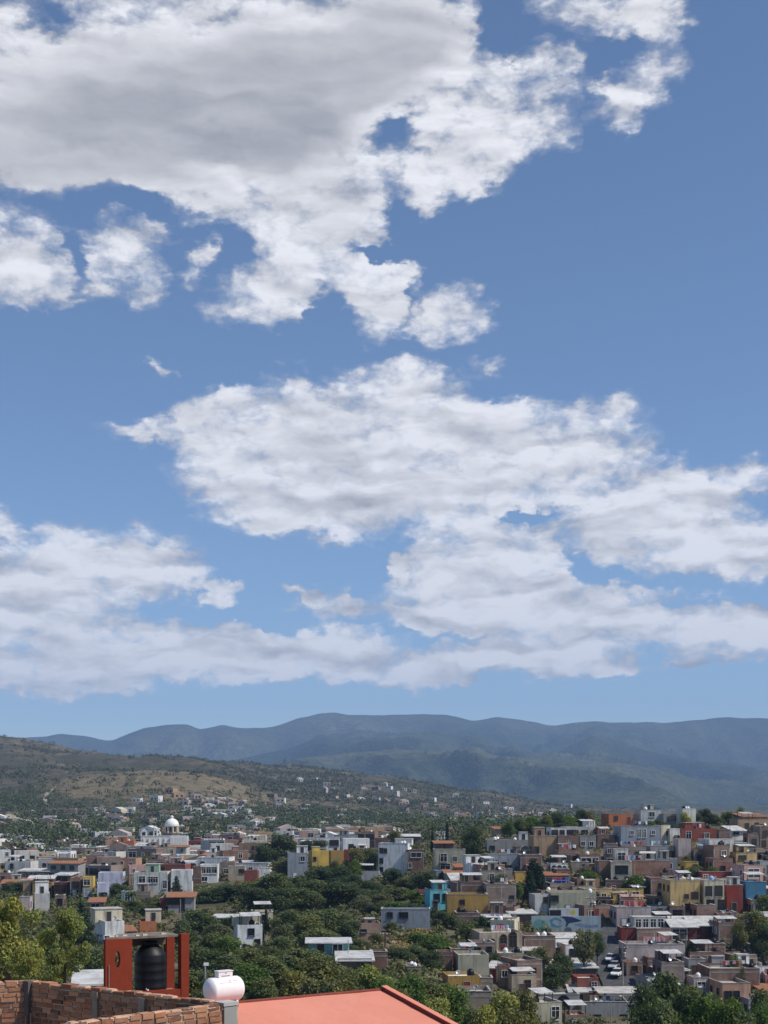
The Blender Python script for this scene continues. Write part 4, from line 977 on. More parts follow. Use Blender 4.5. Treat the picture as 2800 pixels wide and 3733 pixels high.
H('small white house by the gully', 554,586,1876,1902,'white', rz=.1, win=[], hut=False)
H('low red house by the gully', 510,536,1906,1924,'red', rz=.2, win=[], hut=False)
H('white gabled villa with tiled porch', 388,486,1846,1876,'white', rz=.08, win=[(.12,.2,1.0,1.8),(.45,.2,2,1.4),(.62,.2,1.6,1.4)], gable=2.0, roof='tile', dep=7)
H('pink house with arched window', 362,396,1850,1880,'pink', rz=.05, win=[(.4,.5,1.2,1.3)], arch=True, tanks='u6')
H('white house under a dark terrace', 500,536,1846,1870,'white', rz=.05, win=[(.6,.3,2.2,1.5)])
H('long roofed white veranda house', 516,558,1860,1878,'offwhite', rz=.05, tile=.6, roof='sheet')
H('white modernist house beside the church', 438,478,1812,1838,'white', rz=.05, win=[(.5,.45,4.5,1.3),(.4,.1,4,.9)], fr=3, hut=False)
H('dark red house beside the church', 404,442,1816,1838,'red', rz=.05)
H('grey gabled hall', 480,520,1816,1836,'lightgrey', rz=.1, gable=1.8, roof='sheet', win=[])
H('brick and white house beyond the hall', 514,552,1812,1834,'brickpale', rz=.1, hut=(2.4,2.4,2.4,.85,'white'))
H('yellow house with three dark windows', 394,426,1834,1852,'cream', rz=.08, win=[(.25,.3,1.2,1.4),(.5,.3,1.2,1.4),(.75,.3,1.2,1.4)], tile=.6, roof='tile')
H('tan roofed house on grey columns', 358,424,1930,1972,'grey', rz=.08, tile=.9, roof='tile', win=[(.2,.4,3,2),(.55,.1,1,3)])
H('dark red wing of the columned house', 342,382,1940,1972,'darkred', rz=.05, win=[(.5,.3,1,1.2)])
H('lavender house', 202,244,1908,1940,'lavender', rz=.2, win=[(.5,.1,2,1)], hut=False, canopy=False)
H('upper lavender house', 206,272,1885,1916,'lavender', rz=.1, win=[], hut=False, canopy=False, tanks='')
H('bright yellow house over a dark shop', 174,206,1894,1940,'yellow', rz=.1, win=[(.4,.62,1.6,1.6),(.5,.1,2.6,1.7)], lower=(.48,'bluegrey'), hut=False)
H('brick house with double loggia', 148,178,1896,1940,'brick', rz=.03, win=[(.5,.5,3.2,1.6),(.5,.08,3.2,1.6)], hut=False)
H('dark red roofed house with tall openings', 112,150,1906,1940,'darkred', rz=.02, win=[(.3,.2,1.6,2.6),(.7,.2,1.6,2.6)], roof='red', hut=False)
H('long ochre house', 64,118,1908,1940,'ochre', rz=.04, win=[(.85,.3,1,1.4)], roof='red', hut=False, tanks='w6')
H('orange brown house with awning', 46,70,1906,1940,'tan', rz=.05, canopy=(3.4,2.5,.5,1.0,corrugated('salmon_sheet_roof',(.55,.3,.2))))
H('tan roofed house at the edge of the view', -4,38,1902,1930,'brown', rz=.15, tile=.9, roof='tile')
H('white cottage with square tower', 64,118,1930,1968,'lightgrey', rz=.25, win=[], hut=(3,3,3.0,.5,'white'))
H('pale house by the yellow green trees', 36,70,1938,1972,'palepink', rz=.1, win=[])
H('brown house beside the square tower', 114,142,1934,1966,'brickdark', rz=.1)
H('house with tan sheet roof', 186,232,1942,1970,'brick', rz=.15, tile=.8, roof='tile', win=[(.4,.2,2,1.3)])
H('teal shed under palms', 258,288,1926,1952,'teal', rz=.05, win=[(.6,.2,1.2,1.7)], arch=True)
H('white house with cream terrace', 204,292,1990,2046,'white', rz=.42, win=[(.1,.15,1,1.4)], hut=(5,4,2.4,.5,'cream'), canopy=False, dep=9)
H('orange red house behind the tower', 292,348,1990,2024,'orange', rz=.2, win=[], hut=(3,3,2.4,.85,'cream'), roof='red')
H('tiled porch beside the white house', 250,304,2004,2030,'offwhite', rz=.3, tile=.7, roof='tile', win=[(.6,.2,1,1.2)])
H('white gabled cottage', 104,146,2094,2130,'white', D=150, rz=.35, gable=.9, roof='tile', win=[(.6,.3,.7,.8)])
H('dark red hall', 142,228,2102,2130,'red', D=145, rz=.25, win=[(.3,.4,.8,.6),(.6,.4,.8,.6)], roof='pale', tanks='w5')
H('shed with grey sheet roof', 150,232,2108,2142,'brown', D=112, rz=.2, tile=.75, roof='sheet', win=[])
H('house with white ridge cap', -20,24,2085,2130,'brown', D=95, rz=.4, gable=.7, roof='sheet', win=[])
# -- far left
H('long rose house with tower', 84,166,1745,1762,'brickgrey', D=1080, rz=.1, hut=(9,6,5,.78,'pink'), far=True, dep=12, win=[(.2,.4,2,2),(.4,.4,2,2),(.6,.4,2,2)], par=.4)
H('white villa below the long rose house', 90,122,1762,1775,'white', rz=.1, far=True)
H('white warehouse among trees', 80,118,1834,1846,'white', rz=.1, far=True, tile=1.6, roof='sheet', win=[])
H('red brick house with rooftop cabin', 240,270,1818,1840,'brickred', rz=.05, hut=(4,3,2.4,.75,'orange'), tanks='w3')
H('rust orange house below the church', 268,292,1816,1840,'orange', rz=.05, tanks='w2')
H('wide dark red facade', 246,292,1840,1864,'red', rz=.02, win=[(.2,.4,1.2,1.4),(.45,.4,1.2,1.4),(.7,.4,1.2,1.4)])
H('grey green house in trees', 188,210,1828,1850,'teal', rz=.1)
H('brown house with white tanks', 188,250,1850,1872,'brickdark', rz=.05, tanks='w3w6', roof='white')
H('pink house among trees', -6,30,1828,1852,'pink', rz=.1)
H('grey house on the wooded slope', 24,52,1804,1828,'grey', rz=.15)
H('pale tiled house', 8,52,1866,1888,'beige', rz=.1, tile=.8, roof='tile', tanks='')
H('church side house with cream wall', 296,330,1832,1852,'beige', rz=.1)
H('far white chapel', 732,754,1774,1788,'white', D=1050, rz=.1, far=True, win=[], hut=(4,4,7,.35))
H('far white terrace', 800,836,1780,1797,'white', D=860, rz=.05, far=True, dep=8)
H('long brown block', 874,922,1786,1806,'brickgrey', D=620, rz=.05, far=True, dep=10)
# ------------------------------------------------------------------ church
def church():
    D = 700.0; x0 = wx(357, D); zb = wz(1832, D); k = D / FP
    o = thing('church', (x0, D, zb), R(6), 'white church with a big round dome on a columned drum above the rooftops', 'church')
    wm = stucco((.8, .78, .75), .35); trim = stucco((.62, .5, .34), .4); dk = flat('weathered_stone', (.12, .09, .08), .95)
    b = MB(); b.box(-12.2, 11.2, 0, 12, -4, 5.9); b.box(-12.2, 11.2, -.15, .25, 5.9, 6.3); b.box(2.5, 11.2, -1.4, -.01, -4, 5.4)
    for i in range(6): b.box(-11 + i * 2.6, -10.5 + i * 2.6, -.5, -.01, -4, 5.0)
    b.obj('nave', wm, o)
    cz = 6.3; cx = 3.0; cy = 6.5
    MB().lathe([(4.3, 5.9), (4.3, 7.3), (4.0, 7.6)], 8, (cx, cy, 0)).obj('drum_base', dk, o)
    MB().lathe([(3.05, 7.6), (3.05, 11.3)], 16, (cx, cy, 0)).obj('drum', trim, o)
    for i in range(8):
        a = i * math.pi / 4 + .2; p = (cx + 3.3 * math.cos(a), cy + 3.3 * math.sin(a))
        MB().lathe([(.34, 7.6), (.28, 10.7), (.4, 11.0)], 8, (p[0], p[1], 0)).obj('column', stucco((.7, .6, .44), .3), o)
        a += math.pi / 8; f = MB(); f.box(-.55, .55, -.06, .06, 8.2, 10.5); q = f.obj('window', DARK, o); q.location = (cx + 3.04 * math.cos(a), cy + 3.04 * math.sin(a), 0); q.rotation_euler = (0, 0, a + math.pi / 2)
    MB().lathe([(3.75, 11.0), (3.75, 11.4), (3.5, 11.45)], 20, (cx, cy, 0)).obj('cornice', wm, o)
    d = MB().lathe([(3.55 * math.cos(t), 11.4 + 3.5 * math.sin(t)) for t in [i * math.pi / 22 for i in range(11)]], 24, (cx, cy, 0)).obj('dome', flat('white_limewash', (.8, .79, .77), .7, .15, .4), o, True)
    l = MB(); l.lathe([(.75, 14.7), (.75, 15.6), (.9, 15.65), (.6, 16.1), (.15, 16.45)], 10, (cx, cy, 0)); ln = l.obj('lantern', wm, o)
    c = MB(); c.box(cx - .05, cx + .05, cy - .05, cy + .05, 16.4, 17.5); c.box(cx - .35, cx + .35, cy - .04, cy + .04, 17.0, 17.1); c.obj('cross', IRON, ln)
    for bx, w_, h0, h1 in ((-10.8, 3.2, 6.3, 9.6), (-4.9, 2.2, 6.3, 10.2)):
        g = MB(); g.box(bx - w_ / 2, bx - w_ / 2 + .6, .3, 1.7, h0 - .2, h1 - 1.4); g.box(bx + w_ / 2 - .6, bx + w_ / 2, .3, 1.7, h0 - .2, h1 - 1.4)
        g.prism([(bx - w_ / 2, h1 - 1.4), (bx + w_ / 2, h1 - 1.4), (bx + w_ / 4, h1 - .4), (bx, h1 + .2), (bx - w_ / 4, h1 - .4)], .28, 1.72); t_ = g.obj('bell_gable', wm, o)
        MB().lathe([(.5, h0 + .6), (.4, h0 + 1.1), (.15, h0 + 1.4)], 8, (bx, 1.0, 0)).obj('bell', IRON, t_)
    OCC.append((x0, D + 6, 12))
church()

# ------------------------------------------------------------------ mural wall
def mural():
    D = solve(1222, 2012); s = D / FP; X = lambda p: (p - 1222) * s; Z = lambda p: (2012 - p) * s
    o = thing('mural_wall', (wx(1222, D), D, wz(2012, D)), 0, 'long pale blue wall painted with a dark bird and a yellow sun', 'mural wall')
    pale = stucco((.36, .45, .5), .4)
    w = MB(); w.box(X(1148), X(1298), 0, .3, -5, Z(1979)); w.obj('wall', pale, o)
    u = MB(); u.box(X(1187), X(1250), .1, .35, Z(1979) + .003, Z(1962)); u.obj('upper_wall', stucco((.55, .57, .58), .4), o)
    g = MB(); g.box(X(1188), X(1212), .05, .09, Z(1978), Z(1966)); g.obj('garage_opening', DARK, o)
    fl = lambda n, pts, m, y: MB().prism([(X(995.4 + a / 5), Z(1963.1 + b / 5)) for a, b in pts][::-1], y - .012, y).obj(n, m, o)
    navy = flat('navy_paint', (.025, .04, .11)); teal = flat('teal_paint', (.1, .24, .3)); sunp = flat('sun_yellow_paint', (.6, .48, .06))
    fl('painted_bird', [(1075, 88), (1118, 80), (1150, 84), (1215, 92), (1305, 128), (1262, 142), (1205, 150), (1168, 156), (1150, 190), (1128, 196), (1140, 150), (1118, 108)], navy, -.003)
    fl('painted_rock', [(1120, 215), (1150, 196), (1188, 205), (1205, 235), (1190, 245), (1120, 245)], flat('grey_blue_paint', (.1, .13, .2)), -.003)
    fl('painted_wave', [(960, 120), (1010, 92), (1070, 104), (1095, 140), (1060, 128), (1015, 116), (985, 150), (1040, 185), (1110, 178), (1050, 205), (980, 190)], teal, -.003)
    fl('painted_hill', [(790, 130), (840, 110), (900, 128), (940, 170), (950, 235), (800, 240), (786, 190)], flat('sea_green_paint', (.17, .33, .33)), -.003)
    fl('painted_stripe', [(1210, 165), (1300, 160), (1400, 178), (1480, 170), (1480, 200), (1380, 205), (1290, 190)], flat('slate_blue_paint', (.2, .26, .38)), -.003)
    fl('painted_sun', [(1212 + 27 * math.cos(a), 40 + 27 * math.sin(a)) for a in [-i * math.pi / 9 for i in range(18)]][::-1], sunp, .097)
    OCC.append((wx(1222, D), D, 8)); OCC.append((wx(1180, D), D, 4)); OCC.append((wx(1265, D), D, 4))
mural()

# ------------------------------------------------------------------ street, cars, poles
def ribbon(name, pts, w, mat, lift):
    P = [spot(px, solve(px, py)) for px, py in pts]; Q = []
    for a, b in zip(P, P[1:]):
        for i in range(8): Q.append(a.lerp(b, i / 8))
    Q.append(P[-1]); mb = MB(); V = []
    for i, p in enumerate(Q):
        d = Q[min(i + 1, len(Q) - 1)] - Q[max(i - 1, 0)]; d.z = 0; d.normalize(); n = Vector((d.y, -d.x, 0))
        for k in (-1, -.5, 0, .5, 1):
            q = p + n * w / 2 * k; V.append((q.x, q.y, gz(q.x / q.y * FP + CX, q.y) + lift))
    F = [(i * 5 + k, i * 5 + k + 1, i * 5 + k + 6, i * 5 + k + 5) for i in range(len(Q) - 1) for k in range(4)]
    mb.add(V, F); return mb.obj(name, mat)
ROADPTS = [(1352, 2165), (1338, 2128), (1324, 2098), (1312, 2068), (1307, 2042), (1322, 2018), (1350, 2003)]
tag(ribbon('road', ROADPTS, 6.2, flat('worn_asphalt', (.075, .076, .08), .95, .4, .8), .35), kind='structure')
for a, b in zip(ROADPTS, ROADPTS[1:]):
    for k in range(3):
        q = (a[0] + (b[0] - a[0]) * k / 3, a[1] + (b[1] - a[1]) * k / 3); d = solve(*q); OCC.append((wx(q[0], d), d, 3.6))
tag(ribbon('path', [(846, 2035), (880, 2052), (930, 2064), (965, 2080)], 2.6, flat('pale_dirt', (.33, .27, .2), .97, .3, .6), .3), kind='structure')
def car(px, py, heading, col, label):
    D = solve(px, py); p = spot(px, D); p.z += .36
    o = thing('parked_car', p, heading, label, 'car', 'cars parked on the steep street')
    paint = flat('car_paint_' + ('white' if col[0] > .5 else 'grey'), col, .3, .08, 1, 0, .5)
    b = MB(); sec = [(-2.05, .45, .62), (-1.95, .35, .85), (-1.2, .3, .93), (.9, .3, .93), (1.7, .33, .78), (2.05, .42, .6)]
    vs = []
    for x, zl, zh in sec:
        hw = .82 if abs(x) < 1.8 else .7
        vs += [(x, -hw, zl), (x, hw, zl), (x, hw, zh - .08), (x, hw * .92, zh), (x, -hw * .92, zh), (x, -hw, zh - .08)]
    fs = [(i * 6 + k, i * 6 + (k + 1) % 6, i * 6 + 6 + (k + 1) % 6, i * 6 + 6 + k) for i in range(5) for k in range(6)] + [tuple(range(5, -1, -1)), tuple(30 + k for k in range(6))]
    b.add(vs, fs); b.obj('body', paint, o)
    c = MB(); c.hexa([(-1.7, -.74, .9), (1.0, -.74, .9), (1.0, .74, .9), (-1.7, .74, .9)], [(-1.35, -.6, 1.42), (.3, -.6, 1.42), (.3, .6, 1.42), (-1.35, .6, 1.42)]); cb = c.obj('cabin_glass', GLASS, o)
    MB().hexa([(-1.38, -.62, 1.4), (.32, -.62, 1.4), (.32, .62, 1.4), (-1.38, .62, 1.4)], [(-1.3, -.56, 1.47), (.25, -.56, 1.47), (.25, .56, 1.47), (-1.3, .56, 1.47)]).obj('roof_panel', paint, o)
    for x in (-1.25, 1.3):
        for y in (-.8, .8):
            w = MB(); w.lathe([(.2, -.1), (.31, -.09), (.31, .09), (.2, .1)], 14, axis='x'); q = w.obj('wheel', flat('tyre_rubber', (.02, .02, .02)), o); q.location = (x, y, .31); q.rotation_euler = (0, 0, math.pi / 2)
            h = MB().lathe([(.16, -.11), (.17, .11)], 10, axis='x').obj('rim', STEEL, q)
    for y in (-.55, .55):
        MB().lathe([(.11, -.03), (.09, .05)], 10, axis='x').obj('headlight', TANKWHITE, o).location = (2.03, y, .62)
    return o
car(1332, 2113, R(-112), (.72, .72, .71), 'white car lowest on the steep street facing downhill')
car(1326, 2097, R(-112), (.42, .43, .45), 'silver grey car second up the steep street')
car(1319, 2081, R(-108), (.62, .62, .6), 'pale car highest on the steep street')
def pole(px, yt, D, kind, label, cat='utility pole'):
    p = spot(px, D); h = wz(yt, D) - p.z; nm = 'street_lamp' if kind in ('lamp', 'double') else 'utility_pole'
    o = thing(nm, p, rng.uniform(-.3, .3), label, 'street lamp' if nm == 'street_lamp' else cat)
    m = {'wood': WOOD, 'conc': CONC, 'steel': STEEL, 'lamp': STEEL, 'double': STEEL}[kind]
    MB().tube([(0, 0, -1), (0, 0, h)], [.17, .1] if kind != 'steel' else [.09, .06], 8).obj('pole', m, o)
    if kind in ('wood', 'conc'):
        c = MB(); c.box(-.95, .95, -.06, .06, h - .6, h - .48); a = c.obj('cross_arm', WOOD, o)
        for x in (-.85, -.3, .3, .85): MB().lathe([(.05, h - .48), (.07, h - .38), (.03, h - .28)], 6, (x, 0, 0)).obj('insulator', TANKWHITE, a)
    if kind == 'conc': MB().lathe([(.22, h - 2.1), (.24, h - 2.0), (.24, h - 1.3), (.15, h - 1.2)], 10, (.34, 0, 0)).obj('transformer', STEEL, o)
    if kind == 'lamp': MB().box(-.15, .35, -.12, .12, h, h + .28).obj('lamp_head', WHITEPAINT, o)
    if kind == 'double':
        for sg, L in ((-1, 1.2), (1, 1.0)):
            zz = h + (1.1 if sg < 0 else 1.6)
            a = MB().tube([(0, 0, h - .1), (sg * L * .6, 0, h + (zz - h) * .7), (sg * L, 0, zz)], [.06, .05, .045], 6).obj('lamp_arm', STEEL, o)
            MB().hexa([(sg * L - .28, -.12, zz - .06), (sg * L + .28, -.12, zz - .06), (sg * L + .28, .12, zz - .06), (sg * L - .28, .12, zz - .06)], [(sg * L - .2, -.09, zz + .1), (sg * L + .2, -.09, zz + .1), (sg * L + .2, .09, zz + .1), (sg * L - .2, .09, zz + .1)]).obj('lamp_head', WHITEPAINT, a)
    return o
pole(390, 1942, 250, 'steel', 'thin grey mast standing behind the water tank tower')
pole(1345, 2042, 243, 'conc', 'concrete utility pole with transformer beside the steep street')
pole(1275, 1935, 287, 'conc', 'utility pole with transformer in front of the painted bird wall')
pole(1283, 1946, 286, 'wood', 'wooden utility pole close by the painted bird wall')
pole(1002, 2148, 234, 'wood', 'brown wooden pole against the tan stone wall')
pole(1320, 2162, 230, 'steel', 'thin grey pole before the grey block house')
pole(832, 2012, 240, 'wood', 'dark wooden pole beside the dry grass slope')
pole(752, 2030, 203, 'steel', 'white post at the corner of the green and brick pavilion')
pole(1482, 2020, 262, 'steel', 'pale post in front of the open barn')
pole(443, 2086, 140, 'lamp', 'white headed street lamp among gully trees behind the gas tank', )
pole(1357, 2166, 228, 'double', 'two armed street lamp before the grey block house')
pole(1352, 1822, 355, 'conc', 'grey utility pole below the grey blue apartment house')
pole(1395, 1812, 352, 'wood', 'wooden utility pole beside the grey blue apartment house')
pole(1645, 1880, 318, 'steel', 'thin post beside the deep blue house')
pole(1224, 1815, 345, 'steel', 'thin mast by the domed shrine')

# ------------------------------------------------------------------ trees, one by one
T = tree
T(28,1943,150,'yellow',86,fine=True,label='large yellow green tree cut off by the edge of the view')
T(140,1962,105,'yellow',80,fine=True,label='yellow green tree with open branches behind the brick wall')
T(58,2045,90,'yellow',72,fine=True,label='low yellow green tree close behind the brick wall')
T(108,2020,95,'yellow',90,fine=True,label='yellow green tree filling the gap behind two taller ones')
for a in [(176,1948,62,'conifer',238),(205,2040,95,'mid',140),(225,2062,60,'dark',150),(25,1903,70,'dark',372),(52,1908,50,'mid',380),(255,1906,44,'mid',355),(285,1922,34,'palm',322),(250,1940,40,'palm',318),
 (381,1892,24,'conifer',352),(345,1868,40,'mid',420),(315,1846,64,'mid',470),(288,1944,50,'dark',320),(312,1955,60,'dark',310),(336,1962,40,'mid',320),(230,1958,50,'mid',315),
 (603,1798,92,'dark',430),(572,1822,60,'dark',425),(612,1848,70,'grey',392),(640,1816,50,'mid',450),(560,1850,40,'grey',440),
 (452,1918,80,'mid',335),(488,1908,80,'dark',335),(528,1902,90,'mid',338),(566,1893,90,'mid',330),(606,1880,100,'mid',328),(560,1915,90,'dark',312),(640,1888,80,'dark',340),
 (686,1868,90,'dark',352),(728,1868,84,'dark',350),(760,1885,70,'dark',336),(700,1896,120,'mid',318),(748,1902,110,'dark',314),(660,1915,90,'mid',308),(610,1915,90,'dark',305),(790,1918,60,'mid',325),
 (430,1962,90,'mid',272),(398,1982,70,'mid',250),(470,1990,80,'grey',252),(500,1975,60,'dark',275),(448,2010,90,'mid',230),(490,2020,80,'bright',225),
 (622,1962,80,'mid',272),(660,1972,110,'mid',255),(708,1958,120,'mid',262),(610,1990,70,'grey',245),(745,1985,80,'dark',250),(690,2000,110,'mid',238),(600,2020,80,'mid',222),
 (845,1873,64,'dark',350),(880,1892,70,'mid',338),(918,1880,80,'dark',330),(862,1914,90,'mid',322),(905,1922,80,'bright',312),(826,1928,70,'grey',312),(800,1950,60,'dark',300),(780,1930,60,'grey',305),(850,1945,80,'bright',300),(890,1950,70,'dark',296),(800,1900,60,'dark',330),
 (955,1966,56,'dark',283),(985,1974,44,'mid',280),(1010,1985,60,'mid',272),(1040,1975,44,'dark',276),
 (848,2002,46,'mid',270),(905,2012,70,'bright',252),(948,2016,84,'bright',250),(885,2042,80,'mid',238),(860,2062,70,'dark',228),(925,2050,80,'dark',236),(905,2085,70,'mid',215),
 (778,2046,50,'mid',240),(812,2018,44,'olive',252),(760,2058,40,'mid',228),(740,2085,90,'mid',176),
 (430,2042,90,'mid',205),(470,2050,100,'dark',190),(420,2090,110,'mid',160),(500,2060,110,'mid',182),(545,2042,110,'mid',192),(470,2098,110,'mid',140),(540,2075,120,'bright',160),(600,2058,130,'mid',170),(650,2040,140,'mid',178),(700,2056,150,'olive',150),(560,2102,110,'mid',130),(630,2092,130,'olive',132),(690,2100,120,'grey',122),(750,2098,110,'olive',134),(800,2078,110,'yellow',145),(830,2108,90,'bright',130),(770,2125,90,'olive',112),(880,2100,100,'bright',142),(866,2128,80,'olive',118),
 (930,2112,110,'olive',150),(975,2118,100,'bright',155),(945,2150,100,'yellow',125),(1010,2170,70,'mid',128),(1082,2135,120,'yellow',150),(1128,2130,90,'olive',156),(1050,2165,90,'yellow',128),(1110,2170,100,'olive',124),
 (1262,2000,60,'grey',257),(1290,2010,40,'mid',258),(1190,2078,74,'dark',245),(1215,2052,70,'dark',252),(1170,2040,60,'grey',258),(1150,2050,50,'mid',256),(1062,2056,64,'dark',250),(1036,2078,50,'mid',245),(1085,2010,50,'mid',268),(1050,2000,60,'dark',270),
 (1440,2092,130,'dark',160),(1400,2120,90,'dark',150),(1480,2120,120,'mid',146),(1520,2140,130,'bright',142),(1575,2146,100,'bright',138),(1610,2180,80,'mid',130),(1440,2150,120,'mid',128),(1390,2165,90,'dark',132),(1645,2130,70,'mid',165),(1650,2165,60,'bright',150),
 (1625,1962,76,'olive',272),(1656,1930,60,'mid',286),(1648,1990,60,'dark',262),(1600,1985,44,'olive',268),
 (1488,2028,46,'dark',263),(1368,1888,62,'bright',306),(1396,1900,40,'mid',304),(1276,1880,54,'bright',313),(1262,1872,40,'mid',318),(1585,2062,36,'bright',253),(1600,2085,30,'mid',247),
 (1098,1772,36,'bright',386),(1124,1764,40,'mid',388),(1150,1760,46,'bright',390),(1178,1758,44,'mid',390),(1205,1752,44,'dark',392),(1232,1760,44,'bright',390),(1258,1746,40,'dark',394),(1275,1750,26,'olive',394),(1215,1776,50,'dark',384),(1178,1780,46,'dark',382),
 (1402,1772,46,'bright',378),(1424,1770,36,'dark',378),(1478,1752,34,'yellow',376),(1486,1764,30,'yellow',374),(1522,1744,44,'dark',392),(1548,1756,44,'mid',390),(1575,1750,40,'mid',392),(1601,1742,28,'olive',394),(1504,1756,30,'dark',388),
 (1022,1782,52,'dark',358),(1012,1796,40,'dark',362),(1152,1852,36,'cypress',312),(1146,1880,34,'conifer',302),(1164,1862,28,'cypress',308),
 (934,1783,7,'cypress',400),(966,1773,8,'cypress',398),(575,1958,10,'cypress',272),(559,2004,6,'cypress',250),(569,2006,5,'cypress',251),(1120,1905,26,'bright',300),(1080,1884,60,'mid',310),
 (724,1855,26,'mid',372),(770,1852,36,'bright',362),(648,1905,60,'dark',330),(765,1830,50,'olive',378),(800,1828,44,'mid',380),(860,1790,50,'mid',450),(690,1812,50,'dark',470),(660,1812,44,'dark',480),(1010,1806,30,'mid',378),
 (1500,1868,44,'mid',318),(1540,1870,30,'bright',318),(1608,1866,40,'mid',322),(1484,1846,24,'olive',330),(1335,1802,30,'mid',362)]:
    T(*a)

def pole_top(o): return o.location + Vector((0, 0, max(v.co.z for c in o.children if c.name.startswith('pole') for v in c.data.vertices) - .35))
PL_ = sorted([o for o in bpy.data.objects if o.name.startswith('utility_pole') and any(c.name.startswith('cross_arm') for c in o.children)], key=lambda o: o.location.x)
def cable(a, b, label, sag=1.2, dz=0.0):
    pts = [a.lerp(b, i / 14) + Vector((0, 0, dz - sag * 4 * (i / 14) * (1 - i / 14))) for i in range(15)]
    o = MB().tube([p - a for p in pts], .028, 4).obj('overhead_cable', flat('black_cable', (.03, .03, .03), .7)); o.location = a
    tag(o, label, 'cable', 'overhead power cables')
nm_ = {o.name: o['label'].replace('utility pole ', 'pole ').replace('concrete ', '').replace('wooden ', 'wooden ') for o in PL_}
def near(lab): return next(o for o in PL_ if o['label'].startswith(lab))
pa, pb, pc, pd, pe, pf, pg = [near(x) for x in ('concrete utility pole with transformer', 'utility pole with transformer', 'wooden utility pole close', 'brown wooden pole', 'dark wooden pole', 'grey utility pole below', 'wooden utility pole beside')]
T_ = pole_top
for k, (a, b, l) in enumerate([(pa, pb, 'upper cable from the steep street pole to the painted bird wall'), (pb, pf, 'long cable climbing from the painted bird wall to the crest'), (pf, pg, 'cable between the two poles by the grey blue apartment house'),
     (pa, pd, 'cable from the steep street pole towards the tan stone wall'), (pd, pe, 'cable from the tan stone wall to the dry grass slope'), (pa, pg, 'long cable from the steep street up to the crest')]):
    cable(T_(a), T_(b), l, 1.0 + .3 * k)
for i, (px, py, D) in enumerate([(1659, 1990, 275), (1560, 1975, 285), (1440, 1900, 318)]):
    cable(T_(pa), W3(px, py, D), ('cable from the steep street pole passing before the cream front', 'cable from the steep street pole to the dark red blank front', 'cable from the steep street pole to the rose brown house by the ochre front')[i], 1.5)
# ------------------------------------------------------------------ smaller houses that close the gaps
FILL = ['brick'] * 6 + ['brickdark'] * 5 + ['brickgrey'] * 3 + ['grey'] * 2 + ['bluegrey'] + ['lightgrey'] + ['offwhite'] * 3 + ['white'] * 3 + ['cream', 'tan', 'brickpale'] + ['cream', 'beige', 'tan', 'brickred', 'beige', 'palepink', 'olive', 'brickpale', 'mustard', 'salmon', 'pink']
def fill(px, D, w, h, **kw):
    px, D = float(px), float(D)
    g = spot(px, D); y = HY - g.z / D * FP; hw = w / 2 / D * FP
    tk = ''.join(c + str(rng.randrange(10)) for c in rng.choices('bbw', k=rng.choice([0, 0, 1, 1, 2])))
    c = rng.choice(FILL)
    st = rng.random(); ex = {}
    if st < .16: ex = dict(tile=.7, roof=rng.choice(['tile', 'sheet', 'sheet']))
    elif st < .3: ex = dict(roof='white')
    ex.update(kw)
    return house(None, px - hw, px + hw, y - h / D * FP, y, c, D=D, tanks=tk, seed=rng.randrange(10 ** 6), **ex)
nf = 0
for D in np.arange(236, 396, 6.0):          # right hillside
    px = 930 + rng.uniform(0, 40)
    while px < 1690:
        g = spot(px, D); w = rng.uniform(3.6, 7)
        if px > 1015 - (D - 236) * .35 and free(g.x, g.y + 3, w * .3) and nf < 84:
            fill(px, D, w, rng.choice([2.6, 2.8, 3.0, 4.2, 5.4])); nf += 1
        px += rng.uniform(20, 60)
nl = 0
for D in list(rng.sample([345 + 13 * q for q in range(23)], 23)):     # the older town on the valley floor
    px = -10 + rng.uniform(0, 30)
    if 575 < D < 720: px = max(px, -10)
    lim = 600 if D < 430 else (880 if D < 560 else 700)
    while px < lim:
        g = spot(px, D); w = rng.uniform(6, 11)
        if free(g.x, g.y + 3, w * .36) and nl < 92 and not (285 < px < 425 and D > 540) and not (430 < px and D < 400) and rng.random() < .62:
            fill(px, D, w, rng.choice([3.0, 3.2, 4.0, 5.6, 6]), far=D > 520); nl += 1
        px += rng.uniform(26, 52)
# the far edge of town
FARC = ['white', 'offwhite', 'brick', 'brickgrey', 'brickred', 'cream', 'palepink', 'brick', 'brickgrey', 'brickred', 'beige', 'lightgrey']
def far_house_mesh(w, d, h, gab):
    b = MB(); b.box(-w / 2, w / 2, 0, d, -5, h, top=not gab)
    if gab: b.prism([(-w / 2, h), (w / 2, h), (0, h + w * .18)], 0, d)
    b.box(-w * .3, -w * .1, -.06, .02, h * .3, h * .65, 1); b.box(w * .12, w * .32, -.06, .02, h * .3, h * .65, 1)
    return b
def far_place():
    k = rng.random()
    if k < .22: D = rng.uniform(440, 720); px = rng.uniform(-20, 860)
    elif k < .5: D = rng.uniform(640, 1050); px = rng.uniform(-20, 1240)
    elif k < .62: D = rng.uniform(1050, 1330); px = rng.gauss(455, 60)
    elif k < .78: D = rng.uniform(1000, 2100); px = rng.uniform(560, 1230)
    elif k < .92: D = rng.uniform(900, 1900); px = rng.gauss(1130, 90)
    else: D = rng.uniform(950, 1150); px = rng.uniform(-10, 300)
    return px, D
spots = []
while len(spots) < 640:
    px, D = far_place(); g = spot(px, D); w = rng.uniform(6, 11)
    if free(g.x, g.y, w * .5) and not (285 < px < 425 and 560 < D < 760): spots.append((px, D, w)); OCC.append((g.x, g.y, w * .45))
spots.sort(key=lambda s: s[1])
NFAR = 0
FARM = {}
